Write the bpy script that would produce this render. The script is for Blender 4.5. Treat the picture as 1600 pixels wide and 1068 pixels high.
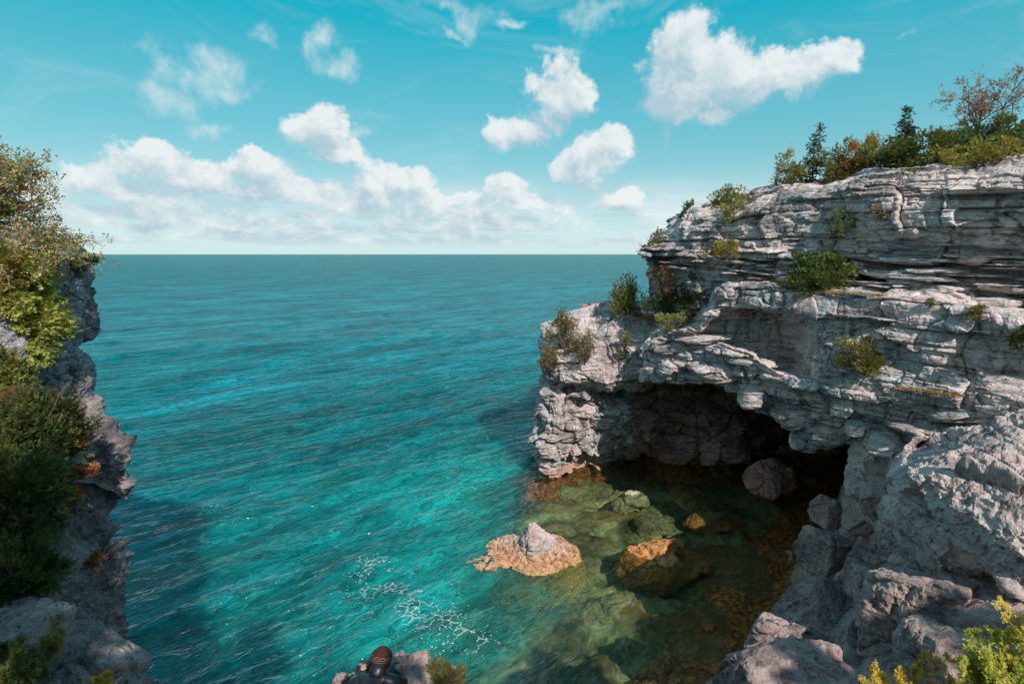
import bpy, math, random
import numpy as np
from mathutils import Vector
for o in list(bpy.data.objects): bpy.data.objects.remove(o)
SC = bpy.context.scene
COL = SC.collection
# ------------------------------------------------------------------ camera
FPX = 889.0; CAMH = 10.0
PITCH = math.atan(137/889.0)
cd = bpy.data.cameras.new('camera'); cam = bpy.data.objects.new('camera', cd); COL.objects.link(cam)
cd.sensor_width = 36; cd.lens = 36*FPX/1600; cd.clip_start = .05; cd.clip_end = 60000
cam.location = (0, 0, CAMH); cam.rotation_euler = (math.pi/2-PITCH, 0, 0)
SC.camera = cam
# ------------------------------------------------------------------ light
SUN_EL = math.radians(38); SUN_AZ = math.radians(156)      # compass style: from +Y clockwise, the sun stands behind the camera to the right
sdir = Vector((math.sin(SUN_AZ)*math.cos(SUN_EL), math.cos(SUN_AZ)*math.cos(SUN_EL), math.sin(SUN_EL)))
sl = bpy.data.lights.new('sun', 'SUN'); so = bpy.data.objects.new('sun', sl); COL.objects.link(so)
sl.energy = 5.0; sl.angle = math.radians(.5); sl.color = (1, .93, .86)
so.rotation_euler = sdir.to_track_quat('Z', 'Y').to_euler()
SC.view_settings.view_transform = 'Standard'; SC.view_settings.look = 'None'
SC.view_settings.gamma = 1; SC.view_settings.use_curve_mapping = False
SC.view_settings.exposure = 0.0
SC.render.engine = 'CYCLES'
SC.cycles.max_bounces = 6; SC.cycles.transparent_max_bounces = 8
SC.cycles.caustics_reflective = False; SC.cycles.caustics_refractive = False

# ------------------------------------------------------------------ node helper
class NT:
    def __init__(s, tree): s.t = tree; s.n = tree.nodes; s.l = tree.links
    def node(s, typ, **kw):
        n = s.n.new(typ)
        for k, v in kw.items():
            if k == 'ins':
                for kk, vv in v.items(): s.put(n.inputs[kk], vv)
            else: setattr(n, k, v)
        return n
    def put(s, sock, v):
        if isinstance(v, bpy.types.NodeSocket): s.l.new(v, sock)
        else: sock.default_value = v
    def math(s, op, a, b=0., c=0., clamp=False):
        n = s.node('ShaderNodeMath', operation=op, use_clamp=clamp); s.put(n.inputs[0], a); s.put(n.inputs[1], b); s.put(n.inputs[2], c); return n.outputs[0]
    def vm(s, op, a, b=(0, 0, 0), c=(0, 0, 0)):
        n = s.node('ShaderNodeVectorMath', operation=op); s.put(n.inputs[0], a); s.put(n.inputs[1], b)
        if op == 'MULTIPLY_ADD': s.put(n.inputs[2], c)
        return n.outputs['Value'] if op in ('LENGTH', 'DOT_PRODUCT') else n.outputs[0]
    def mix(s, f, a, b):
        n = s.node('ShaderNodeMix', data_type='RGBA'); s.put(n.inputs[0], f)
        for i, v in ((6, a), (7, b)):
            if not isinstance(v, bpy.types.NodeSocket) and len(v) == 3: v = (*v, 1)
            s.put(n.inputs[i], v)
        return n.outputs[2]
    def mul(s, f, a, b):
        n = s.node('ShaderNodeMix', data_type='RGBA', blend_type='MULTIPLY'); s.put(n.inputs[0], f)
        for i, v in ((6, a), (7, b)):
            if not isinstance(v, bpy.types.NodeSocket) and len(v) == 3: v = (*v, 1)
            s.put(n.inputs[i], v)
        return n.outputs[2]
    def ss(s, v, lo, hi, a=0., b=1.):
        n = s.node('ShaderNodeMapRange', interpolation_type='SMOOTHSTEP'); s.put(n.inputs[0], v)
        for i, x in enumerate((lo, hi, a, b)): s.put(n.inputs[i+1], x)
        return n.outputs[0]
    def noise(s, vec, scale, detail=4, rough=.55, dist=0., dim='3D'):
        n = s.node('ShaderNodeTexNoise', noise_dimensions=dim); s.put(n.inputs['Vector'], vec)
        n.inputs['Scale'].default_value = scale; n.inputs['Detail'].default_value = detail
        n.inputs['Roughness'].default_value = rough; n.inputs['Distortion'].default_value = dist
        return n.outputs[0]
    def ramp(s, f, stops):
        n = s.node('ShaderNodeValToRGB'); s.put(n.inputs[0], f); cr = n.color_ramp
        while len(cr.elements) < len(stops): cr.elements.new(.5)
        for e, (p, c) in zip(cr.elements, stops): e.position = p; e.color = (*c, 1)
        return n.outputs[0]
    def xyz(s, v): n = s.node('ShaderNodeSeparateXYZ'); s.put(n.inputs[0], v); return n.outputs
    def comb(s, x, y, z): n = s.node('ShaderNodeCombineXYZ'); s.put(n.inputs[0], x); s.put(n.inputs[1], y); s.put(n.inputs[2], z); return n.outputs[0]

# ------------------------------------------------------------------ sky and clouds (world)
def px2ang(px, py):
    f = FPX; x = px-800; y = py-534
    fwd = f*math.cos(PITCH)-y*math.sin(PITCH); up = -y*math.cos(PITCH)-f*math.sin(PITCH)
    return math.atan2(x, fwd), math.atan2(up, math.hypot(x, fwd))
W_ = bpy.data.worlds.new('World'); SC.world = W_; W_.use_nodes = True
w = NT(W_.node_tree); w.n.clear()
geo = w.node('ShaderNodeTexCoord').outputs['Generated']
X, Y, Z = w.xyz(geo)
az = w.math('ARCTAN2', X, Y)
el = w.math('ARCSINE', Z)
sky = w.node('ShaderNodeTexSky', sky_type='NISHITA', sun_disc=False, sun_elevation=SUN_EL, sun_rotation=SUN_AZ, altitude=200)
sky.air_density = 1.0; sky.dust_density = .6; sky.ozone_density = 1.2
bw = w.node('ShaderNodeRGBToBW', ins={0: sky.outputs[0]}).outputs[0]
eln = w.math('DIVIDE', el, .6, clamp=True)
tint = w.ramp(eln, [(0, (.92, 1.16, 1.14)), (.10, (.72, 1.13, 1.19)), (.32, (.33, 1.05, 1.26)), (.60, (.03, .93, 1.25)), (1, (.14, .72, 1.10))])
skyc = w.vm('SCALE', tint, (0, 0, 0)); skyc_n = skyc.node; w.put(skyc_n.inputs['Scale'], w.math('ADD', w.math('MULTIPLY', bw, .40), 3.6))
#         px,  py,  w,  h, density
CL = [(1085,100,85,72,1.1),(1165,125,95,62,1.1),(1290,88,78,40,1.0),(1225,125,80,40,1.0),(1070,160,70,40,1.0),(1130,180,50,24,.7),
      (868,150,62,58,.95),(905,132,26,34,.8),(810,212,52,26,.8),(850,190,50,30,.8),
      (920,245,68,42,1.1),(880,262,40,24,1.0),(955,225,34,30,1.0),(915,288,40,16,.6),(1045,232,18,36,.5),
      (255,100,56,44,.62),(255,150,60,30,.55),(358,112,46,42,.66),(345,150,40,22,.5),(498,72,26,34,.66),(522,102,36,22,.6),(325,196,30,14,.45),(405,62,34,16,.4),
      (495,205,58,40,.95),(530,245,58,30,.95),(560,215,40,14,.5),
      (235,250,72,32,1.0),(200,285,72,32,1.0),(310,280,80,34,1.0),(400,262,50,24,1.0),(420,295,80,30,1.0),(520,300,80,24,.95),(600,300,60,38,1.0),(640,290,44,24,.95),
      (500,320,120,22,.9),(230,315,100,20,.9),(705,322,80,22,.85),(790,300,30,26,.9),(830,318,60,20,.85),(880,318,30,14,.7),(760,335,80,14,.7),
      (330,300,170,26,.8),(560,312,150,24,.8),(750,345,190,15,.7),(250,345,170,14,.7),(480,352,200,13,.7),(640,360,160,9,.6),(972,312,34,20,.85),(1045,325,50,10,.5),
      (700,12,80,22,.55),(725,30,30,20,.5),(700,52,34,9,.5),(905,30,50,46,.5),(950,8,50,22,.45),(862,84,44,7,.55),(1410,50,16,10,.45),(808,34,20,10,.5),
      # the sky goes on outside the frame with clouds of the same kind
      (2100,150,120,60,1.0),(1900,60,90,40,.7),(-300,150,120,50,.9),(-500,60,120,60,.8),(-150,300,180,40,.9),(2300,300,200,40,.9)]
def cloud_group(CL):
    g = bpy.data.node_groups.new('cloud_field', 'ShaderNodeTree')
    g.interface.new_socket('P', in_out='INPUT', socket_type='NodeSocketVector')
    g.interface.new_socket('D', in_out='OUTPUT', socket_type='NodeSocketFloat')
    g.interface.new_socket('V', in_out='OUTPUT', socket_type='NodeSocketFloat')
    t = NT(g); gi = t.node('NodeGroupInput'); go = t.node('NodeGroupOutput')
    P = gi.outputs[0]
    wn = t.node('ShaderNodeTexNoise', noise_dimensions='2D'); t.put(wn.inputs['Vector'], P); wn.inputs['Scale'].default_value = 7; wn.inputs['Detail'].default_value = 6; wn.inputs['Roughness'].default_value = .6
    off = t.vm('SCALE', t.vm('SUBTRACT', wn.outputs['Color'], (.5, .5, .5))); off.node.inputs['Scale'].default_value = .085
    Pw = t.vm('ADD', P, off)
    acc = None; vac = None
    for (px, py, cw, ch, d) in CL:
        a, e = px2ang(px, py); a1, _ = px2ang(px+cw, py); _, e1 = px2ang(px, py-ch)
        if abs(px) > 1650 or px < -50: sa = .13*cw/120; se = .07*ch/60
        else: sa = abs(a1-a); se = abs(e1-e)
        r = t.vm('LENGTH', t.vm('MULTIPLY_ADD', Pw, (1/sa, 1/se, 0), (-a/sa, -e/se, 0)))
        v = t.math('MULTIPLY_ADD', r, -d, d)
        acc = v if acc is None else t.math('SMOOTH_MAX', acc, v, .3)
        # height within the cloud, weighted towards the puff that is on top
    t.put(go.inputs[0], acc)
    g_ = g
    return g_
CG = cloud_group([c for c in CL if c[4] >= .69]); CF = cloud_group([(*c[:4], c[4]*1.25) for c in CL if c[4] < .69])
def field(P, g=None):
    n = w.node('ShaderNodeGroup', node_tree=g or CG); w.put(n.inputs[0], P); return n.outputs[0]
P0 = w.comb(az, el, 0.)
elS = w.math('MULTIPLY', el, w.math('ADD', 1.0, w.math('DIVIDE', .12, w.math('ADD', w.math('ABSOLUTE', el), .03))))   # puffs flatten towards the horizon
PN = w.comb(az, elS, 0.)
n1 = w.noise(PN, 9, 10, .68, .25, '2D'); n2 = w.noise(PN, 30, 6, .6, .0, '2D')
D = field(P0)
D2 = field(w.vm('ADD', P0, (.012, .030, 0)))
dens = w.math('ADD', D, w.math('MULTIPLY', w.math('SUBTRACT', n1, .5), 1.5))
dens = w.math('ADD', dens, w.math('MULTIPLY', w.math('SUBTRACT', n2, .5), .45))
veil = w.math('MULTIPLY', w.ss(w.noise(w.comb(w.math('MULTIPLY', az, 1.6), w.math('MULTIPLY', elS, 5.), .0), 2.2, 8, .68, .8, '2D'), .52, .78), .15)
densf = w.math('ADD', field(P0, CF), w.math('ADD', w.math('MULTIPLY', w.math('SUBTRACT', n1, .5), 1.9), w.math('MULTIPLY', w.math('SUBTRACT', n2, .5), .5)))
veil = w.math('MAXIMUM', veil, w.ss(densf, -.15, .9, 0, .62))
topness = w.ss(w.math('SUBTRACT', D2, D), .12, -.25)
m = w.math('MAXIMUM', w.ss(dens, -.12, w.math('MULTIPLY_ADD', topness, -.38, .60)), veil)
# broken cumulus added out of view, above and behind, for neutral fill light
n1b = w.noise(w.vm('ADD', PN, (.010, .022, 0)), 9, 10, .68, .25, '2D')
no = w.noise(geo, 2.6, 7, .6, .3); aaz = w.math('ABSOLUTE', az)
mo = w.math('MULTIPLY', w.ss(no, .50, .62), w.math('MAXIMUM', w.ss(el, .44, .62), w.math('MULTIPLY', w.ss(aaz, .95, 1.25), w.ss(el, .03, .15))))
m = w.math('MAXIMUM', m, mo)
# low streaky band near the horizon
PS = w.comb(w.math('MULTIPLY', az, 3.2), w.math('MULTIPLY', el, 34.), 0.)
ns = w.noise(PS, 1.4, 8, .6, .3, '2D')
band = w.math('MULTIPLY', w.ss(el, .004, .03), w.ss(el, .14, .045))
low = w.math('MULTIPLY', band, w.ss(ns, .28, .58))
m = w.math('MAXIMUM', m, w.math('MULTIPLY', low, .9))
# pale haze towards the horizon
hz = w.ss(el, .16, .0, 0., .5)
# shade: denser above this point towards the sun -> greyer
sh = w.ss(w.math('ADD', w.math('SUBTRACT', D2, w.math('MULTIPLY', D, .35)), w.math('MULTIPLY', w.math('SUBTRACT', n1, .5), 1.2)), -.42, .40)
relief = w.math('ADD', w.math('MULTIPLY', sh, .85), w.math('ADD', w.math('MULTIPLY', w.math('SUBTRACT', n1b, n1), 3.2), w.math('MULTIPLY', w.math('SUBTRACT', .5, n2), .5)), clamp=True)
cc = w.mix(relief, (8.7, 9.0, 9.0), (4.6, 6.1, 6.9))
skyh = w.mix(hz, skyc, (7.2, 9.2, 9.3))
cm = w.mix(w.math('MULTIPLY', m, .92), skyh, cc)
bg = w.node('ShaderNodeBackground', ins={'Color': cm, 'Strength': .10})
w.l.new(bg.outputs[0], w.node('ShaderNodeOutputWorld').inputs[0])
W_.cycles.sampling_method = 'MANUAL'; W_.cycles.sample_map_resolution = 512

# ------------------------------------------------------------------ numpy noise
def _h(ix, iy, iz, seed):
    with np.errstate(over='ignore'):
        h = (ix.astype(np.int64).astype(np.uint32)*np.uint32(374761393) + iy.astype(np.int64).astype(np.uint32)*np.uint32(668265263)
             + iz.astype(np.int64).astype(np.uint32)*np.uint32(2147483647 & 1274126177) + np.uint32(seed*7919+13))
        h = (h ^ (h >> np.uint32(13)))*np.uint32(1274126177); h ^= h >> np.uint32(16); h = h*np.uint32(2246822519); h ^= h >> np.uint32(15)
    return h.astype(np.float32)*np.float32(1/4294967296.)
def vnoise(p, seed=0):
    f = np.floor(p); d = (p-f).astype(np.float32); i = f.astype(np.int64); u = d*d*d*(d*(d*6-15)+10)
    x, y, z = i[:, 0], i[:, 1], i[:, 2]; ux, uy, uz = u[:, 0], u[:, 1], u[:, 2]
    def c(a, b, e): return _h(x+a, y+b, z+e, seed)
    x00 = c(0,0,0)*(1-ux)+c(1,0,0)*ux; x10 = c(0,1,0)*(1-ux)+c(1,1,0)*ux
    x01 = c(0,0,1)*(1-ux)+c(1,0,1)*ux; x11 = c(0,1,1)*(1-ux)+c(1,1,1)*ux
    return 2*((x00*(1-uy)+x10*uy)*(1-uz)+(x01*(1-uy)+x11*uy)*uz)-1
def fbm(p, oct=4, seed=0, gain=.5):
    p = np.asarray(p, float); s = np.zeros(len(p), np.float32); a = 1.; t = 0.
    for o in range(oct):
        s += a*vnoise(p*(2.03**o)+o*17.3, seed+o); t += a; a *= gain
    return s/t
def ridged(p, oct=4, seed=0):
    s = np.zeros(len(p), np.float32); a = 1.; t = 0.
    for o in range(oct):
        s += a*(1-np.abs(vnoise(p*(2.03**o)+o*11.7, seed+o))*2); t += a; a *= .5
    return s/t
def worley2(u, v, k, seed):
    """2D cells whose layout changes with the integer layer k: F1, F2 and the id of the cell"""
    iu = np.floor(u).astype(np.int64); iv = np.floor(v).astype(np.int64)
    F1 = np.full(len(u), 9., np.float32); F2 = F1.copy(); ID = np.zeros(len(u), np.float32)
    for a in (-1, 0, 1):
        for b in (-1, 0, 1):
            cx = iu+a; cy = iv+b
            dx = cx+_h(cx, cy, k, seed)-u; dy = cy+_h(cx, cy, k, seed+1)-v
            d = np.sqrt(dx*dx+dy*dy).astype(np.float32); idd = _h(cx, cy, k, seed+2)
            near = d < F1
            F2 = np.where(near, F1, np.minimum(F2, d)); ID = np.where(near, idd, ID); F1 = np.where(near, d, F1)
    return F1, F2, ID
def worley3(p, seed, full=False):
    i = np.floor(p).astype(np.int64); n = len(p)
    F1 = np.full(n, 9., np.float32); F2 = F1.copy(); ID = np.zeros(n, np.float32); off = np.zeros((n, 3), np.float32)
    for a in (-1, 0, 1):
        for b in (-1, 0, 1):
            for c in (-1, 0, 1):
                x = i[:, 0]+a; y = i[:, 1]+b; z = i[:, 2]+c
                dx = x+_h(x, y, z, seed)-p[:, 0]; dy = y+_h(x, y, z, seed+1)-p[:, 1]; dz = z+_h(x, y, z, seed+2)-p[:, 2]
                d = np.sqrt(dx*dx+dy*dy+dz*dz).astype(np.float32); idd = _h(x, y, z, seed+3)
                near = d < F1
                F2 = np.where(near, F1, np.minimum(F2, d)); ID = np.where(near, idd, ID); F1 = np.where(near, d, F1)
                if full: off[near] = np.stack([dx, dy, dz], 1)[near]
    return (F1, F2, ID, off) if full else (F1, F2, ID)
def facets(P, seed, sc, k=1.):
    """flat broken faces: every cell is a plane of its own tilt"""
    F1, F2, ID, off = worley3(P*sc, seed, True)
    q = (ID*99991).astype(np.int64); g = np.stack([_h(q, q*0, q*0, seed+i)-.5 for i in range(3)], 1)
    return k*(1.0*(g*off).sum(1)+(ID-.5)*.42)/np.mean(sc), (F2-F1)/np.mean(sc)

# ------------------------------------------------------------------ geometry helpers
CP, SP = math.cos(PITCH), math.sin(PITCH)
def W(px, py, Y):                    # a point of the place seen along this sight line, Y metres ahead
    x = px-800; y = py-534; fwd = FPX*CP-y*SP; dn = y*CP+FPX*SP
    return (x/fwd*Y, Y, CAMH-dn/fwd*Y)
def WZ(px, py, z=0.):                # the same at height z
    x = px-800; y = py-534; fwd = FPX*CP-y*SP; dn = y*CP+FPX*SP
    Y = (CAMH-z)*fwd/dn; return (x/fwd*Y, Y, z)
def tag(o, label=None, cat=None, group=None, kind=None):
    if label: o['label'] = label
    if cat: o['category'] = cat
    if group: o['group'] = group
    if kind: o['kind'] = kind
    return o
def mesh_np(name, V, F, mat, parent=None, smooth=False, col=None, attrs=None):
    """F: (n,4) quads or (n,3) triangles"""
    me = bpy.data.meshes.new(name); V = np.asarray(V, np.float32); F = np.asarray(F, np.int32); k = F.shape[1]
    me.vertices.add(len(V)); me.vertices.foreach_set('co', V.ravel())
    me.loops.add(F.size); me.loops.foreach_set('vertex_index', F.ravel())
    me.polygons.add(len(F)); me.polygons.foreach_set('loop_start', np.arange(0, F.size, k, dtype=np.int32))
    me.polygons.foreach_set('loop_total', np.full(len(F), k, np.int32))
    me.polygons.foreach_set('use_smooth', np.full(len(F), smooth))
    if col is not None:
        a = me.color_attributes.new('col', 'FLOAT_COLOR', 'POINT')
        c = np.ones((len(V), 4), np.float32); c[:, :3] = col; a.data.foreach_set('color', c.ravel())
    for nm, arr in (attrs or {}).items():
        a = me.attributes.new(nm, 'FLOAT', 'POINT'); a.data.foreach_set('value', np.asarray(arr, np.float32))
    me.update(calc_edges=True); me.validate()
    me.materials.append(mat)
    o = bpy.data.objects.new(name, me); COL.objects.link(o)
    if parent: o.parent = parent
    return o
def empty(name, loc):
    o = bpy.data.objects.new(name, None); o.location = loc; COL.objects.link(o); o.empty_display_size = .2; return o
def cr_interp(C, t):                 # Catmull-Rom along axis 0 of C at parameters t
    n = len(C); i = np.clip(np.floor(t).astype(int), 0, n-2); f = (t-i)
    p0 = C[np.maximum(i-1, 0)]; p1 = C[i]; p2 = C[i+1]; p3 = C[np.minimum(i+2, n-1)]
    f = f.reshape((-1,)+(1,)*(C.ndim-1)); k = .35
    m1 = (p2-p0)*k; m2 = (p3-p1)*k
    return (2*f**3-3*f**2+1)*p1+(f**3-2*f**2+f)*m1+(-2*f**3+3*f**2)*p2+(f**3-f**2)*m2
def params(C, axis, n):
    """spread samples over the control intervals by the size they have from the viewpoint"""
    D = np.diff(C, axis=axis); L = np.linalg.norm(D, axis=2)
    mid = (np.take(C, range(C.shape[axis]-1), axis)+np.take(C, range(1, C.shape[axis]), axis))/2
    dist = np.linalg.norm(mid-np.array([0, 0, CAMH]), axis=2)
    s = (L/np.maximum(dist, 2)).mean(axis=1-axis)
    s = np.minimum(s, np.median(s)*3)+s.mean()*.15
    cum = np.concatenate([[0], np.cumsum(s)]); q = np.linspace(0, cum[-1], n)
    return np.interp(q, cum, np.arange(len(cum)))
def grid_normals(G):
    du = np.gradient(G, axis=1); dv = np.gradient(G, axis=0); N = np.cross(du, dv)
    return N/np.maximum(np.linalg.norm(N, axis=2, keepdims=True), 1e-9)
def blur(G, it):
    for _ in range(it):
        H = G.copy(); H[1:-1] = (G[:-2]+2*G[1:-1]+G[2:])/4; G = H.copy(); G[:, 1:-1] = (H[:, :-2]+2*H[:, 1:-1]+H[:, 2:])/4
    return G
def quads(nu, nv):
    i = np.arange(nu*nv).reshape(nv, nu)
    return np.stack([i[:-1, :-1], i[1:, :-1], i[1:, 1:], i[:-1, 1:]], -1).reshape(-1, 4)
def sheet(name, ctrl, nu, nv, fn, mat, parent=None, flip=False, soft=2):
    C = np.array(ctrl, float)
    G = cr_interp(C, params(C, 0, nv)); G = cr_interp(G.transpose(1, 0, 2), params(C, 1, nu)).transpose(1, 0, 2)
    G = blur(G, soft); N = grid_normals(G)
    if flip: N = -N
    N = blur(N, 3); N /= np.maximum(np.linalg.norm(N, axis=2, keepdims=True), 1e-9)
    P = fn(G.reshape(-1, 3), N.reshape(-1, 3))
    F = quads(nu, nv)
    if flip: F = F[:, ::-1]
    return mesh_np(name, P, F, mat, parent)

rs = np.random.RandomState(7)
def layers(lo, hi, a, b, seed):
    r = np.random.RandomState(seed); z = [lo]
    while z[-1] < hi: z.append(z[-1]+a*(b/a)**(r.rand()**1.4))
    return np.array(z)
LC = layers(-3, 20, .35, 1.1, 3); LF = layers(-3, 20, .07, .30, 5)
def strata(P, N, coarse=.3, fine=.1, rough=.05, cell=1.6, bump=.3, joint=.10, seed=1, dip=(0, 0), mask=None, warp=.22, facet=.35, chunk=0., vj=.16):
    """bedded limestone: beds of uneven thickness that stand proud or back block by block, with open joints"""
    x, y, z = P.T
    s = z+dip[0]*x+dip[1]*y+warp*fbm(P*np.array([.16, .16, .3]), 3, seed+50)+.035*fbm(P*np.array([.9, .9, 1.5]), 3, seed+60)
    horiz = np.sqrt(N[:, 0]**2+N[:, 1]**2)
    H = N.copy(); H[:, 2] *= .35; H /= np.maximum(np.linalg.norm(H, axis=1, keepdims=True), 1e-6)
    wx = x+.5*fbm(P*.8, 3, seed+70); wy = y+.5*fbm(P*.8+9, 3, seed+71)
    d = bump*fbm(P*.45, 4, seed+80)
    reg = np.clip(.5+.9*fbm(P*np.array([.35, .35, .8]), 2, seed+90), .12, 1.)
    if mask is not None: reg = reg*mask(P)
    for L, amp, cs, jd in ((LC, coarse, cell, joint*1.5), (LF, fine, cell*.55, joint*.7)):
        k = np.clip(np.searchsorted(L, s)-1, 0, len(L)-2); th = L[k+1]-L[k]; t = (s-L[k])/th
        F1, F2, ID = worley2(wx/cs, wy/cs, k, seed+3)
        e = np.minimum(t, 1-t)*th; g = (F2-F1)*cs
        hk = _h(k, k*0+3, k*0+seed, 17); top = np.clip(t, 0, 1)
        prot = (hk-.5)*1.1+(ID-.5)*1.5-.25*top
        dd = amp*prot
        rr = np.exp(-e/.028)*jd*(.35+.9*hk)+np.exp(-g/.035)*jd*.55*(ID > .25)
        m = reg if L is LF else np.maximum(reg, .5)
        d += (dd-rr)*m
    kk = np.floor(s/2.7+.5*fbm(P*.25, 2, seed+95)).astype(np.int64); F1, F2, ID = worley2(wx/2.3, wy/2.3, kk, seed+97)     # tall joints through many beds
    d += (ID-.5)*coarse*.9-vj*np.exp(-(F2-F1)*2.3/.06)
    d2 = rough*(.8*fbm(P*3.1, 5, seed+20, .6)+.3*ridged(P*9, 2, seed+30)-.15)
    Pw = P+.12*np.stack([fbm(P*1.3, 2, seed+41), fbm(P*1.3+5, 2, seed+42), fbm(P*1.3+9, 2, seed+43)], 1)
    fa, ed = facets(Pw, seed+40, np.array([1.1, 1.1, 1.9]), facet); d2 += fa-rough*.8*np.exp(-ed/.035)
    fb_, ed2 = facets(Pw, seed+44, np.array([3.1, 3.1, 5.5]), facet*.8); d2 += fb_
    if chunk:
        zz = np.clip((4.6-z)/.6, 0, 1)
        fc, ed3 = facets(Pw, seed+48, np.array([.75, .75, 1.15]), 1.); d2 += zz*(chunk*fc-.22*np.exp(-ed3/.07)-.05)
    hm = np.clip(horiz*1.4-.15, 0, 1)
    return P+H*(d*hm)[:, None]+N*d2[:, None]+N*((1-hm)*bump*.5*fbm(P*.9, 4, seed+81))[:, None]
def rough_rock(P, N, ang=.55, big=.3, mid=.12, small=.05, crack=.12, cs=1.1, seed=1, bed=.0, axis=(.3, .2, 1.)):
    """massive weathered rock: lumps, pits, a few fractures, optional beds along 'axis'"""
    d = big*fbm(P*.55, 3, seed)+mid*fbm(P*1.7, 4, seed+5)+small*(ridged(P*4.5, 4, seed+9)-.4)
    Q = P+.10*cs*np.stack([fbm(P*1.1, 4, seed+11), fbm(P*1.1+5, 4, seed+12), fbm(P*1.1+9, 4, seed+13)], 1)
    fa, ed = facets(Q, seed+20, np.array([1., .85, 1.2])/cs, ang); fa = fa*np.clip(ed/.10, 0, 1)**.6; d += fa*np.clip(mid*6, 0, 1)-crack*.8*np.exp(-ed/.05)*(vnoise(P*.8, seed+21) > -.1)
    fa, ed = facets(Q, seed+24, np.array([3., 2.6, 3.8])/cs, .28); d += fa*np.clip(mid*6, 0, 1)
    d += .35*small*fbm(P*11, 3, seed+31)
    n = vnoise(P*9.5, seed+33)+.4*vnoise(P*21, seed+34); d -= small*.7*np.clip((n-.35)*3, 0, 1)
    if bed:
        a = np.array(axis, float); a /= np.linalg.norm(a); s = P@a+.12*fbm(P*.6, 3, seed+40)
        k = np.clip(np.searchsorted(LF*1.6, s+8)-1, 0, len(LF)-2); hk = _h(k, k*0, k*0, seed)
        th = LF[k+1]*1.6-LF[k]*1.6; t = (s+8-LF[k]*1.6)/th; e = np.minimum(t, 1-t)*th
        d += bed*(hk-.5)-bed*.8*np.exp(-e/.03)*(hk > .3)
    return P+N*d[:, None]
_sph = {}
def cube_sphere(n):
    if n in _sph: return _sph[n]
    bm = []; F = []; off = 0
    g = np.tan(np.linspace(-1, 1, n)*math.pi/4); a, b = np.meshgrid(g, g); one = np.ones_like(a)
    for v, fl in (((a, b, one), 0), ((a, b, -one), 1), ((one, a, b), 0), ((-one, a, b), 1), ((b, one, a), 0), ((b, -one, a), 1)):
        V = np.stack(v, -1).reshape(-1, 3); V /= np.linalg.norm(V, axis=1, keepdims=True); q = quads(n, n)+off
        if not fl: q = q[:, ::-1]
        bm.append(V); F.append(q); off += n*n
    V = np.concatenate(bm); F = np.concatenate(F)
    key = np.round(V*1e5).astype(np.int64); _, idx, inv = np.unique(key, axis=0, return_index=True, return_inverse=True); inv = inv.ravel()
    _sph[n] = (V[idx], inv[F]); return _sph[n]
def boulder(name, c, r, mat, n=60, seed=1, planes=14, cut=.78, rot=0., tilt=(0., 0.), parent=None, sharp=9, boxy=0, fn=None, smooth=False, loc=True, **kw):
    """a lump of rock: rounded polyhedron of random facets, then weathered"""
    V, F = cube_sphere(n); R = np.random.RandomState(seed)
    pn = R.normal(size=(planes, 3)); pn /= np.linalg.norm(pn, axis=1, keepdims=True); pd = cut+(1.05-cut)*R.rand(planes)
    if boxy:
        bn = np.concatenate([np.eye(3), -np.eye(3)])+R.normal(size=(6, 3))*.16; bn /= np.linalg.norm(bn, axis=1, keepdims=True); pn = np.concatenate([pn[:planes-2], bn]); pd = np.concatenate([pd[:planes-2], boxy*(.85+.3*R.rand(6))]); planes = len(pn)
    dots = V@pn.T; t = np.where(dots > .05, pd/np.maximum(dots, .05), 9.)
    t = np.minimum(t, 1.25); rad = (np.mean(t**-sharp, axis=1)*planes/2.5)**(-1./sharp); rad = np.minimum(rad, 1.12)
    P = V*rad[:, None]*np.array(r)
    ct, st = math.cos(tilt[0]), math.sin(tilt[0]); P = P@np.array([[1, 0, 0], [0, ct, st], [0, -st, ct]])
    ct, st = math.cos(tilt[1]), math.sin(tilt[1]); P = P@np.array([[ct, 0, -st], [0, 1, 0], [st, 0, ct]])
    ct, st = math.cos(rot), math.sin(rot); P = P@np.array([[ct, st, 0], [-st, ct, 0], [0, 0, 1]])
    # normals of the lump
    A = P[F[:, 1]]-P[F[:, 0]]; B = P[F[:, 3]]-P[F[:, 0]]; fn_ = np.cross(A, B); N = np.zeros_like(P)
    for k in range(4): np.add.at(N, F[:, k], fn_)
    N /= np.maximum(np.linalg.norm(N, axis=1, keepdims=True), 1e-9)
    if (N*P).sum() < 0: N = -N; F = F[:, ::-1]
    c = np.array(c, float)
    Q = (fn or rough_rock)(P+c, N, seed=seed, **kw)
    if loc: o = mesh_np(name, Q-c, F, mat, parent, smooth); o.location = c
    else: o = mesh_np(name, Q, F, mat, parent, smooth)
    return o

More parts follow.
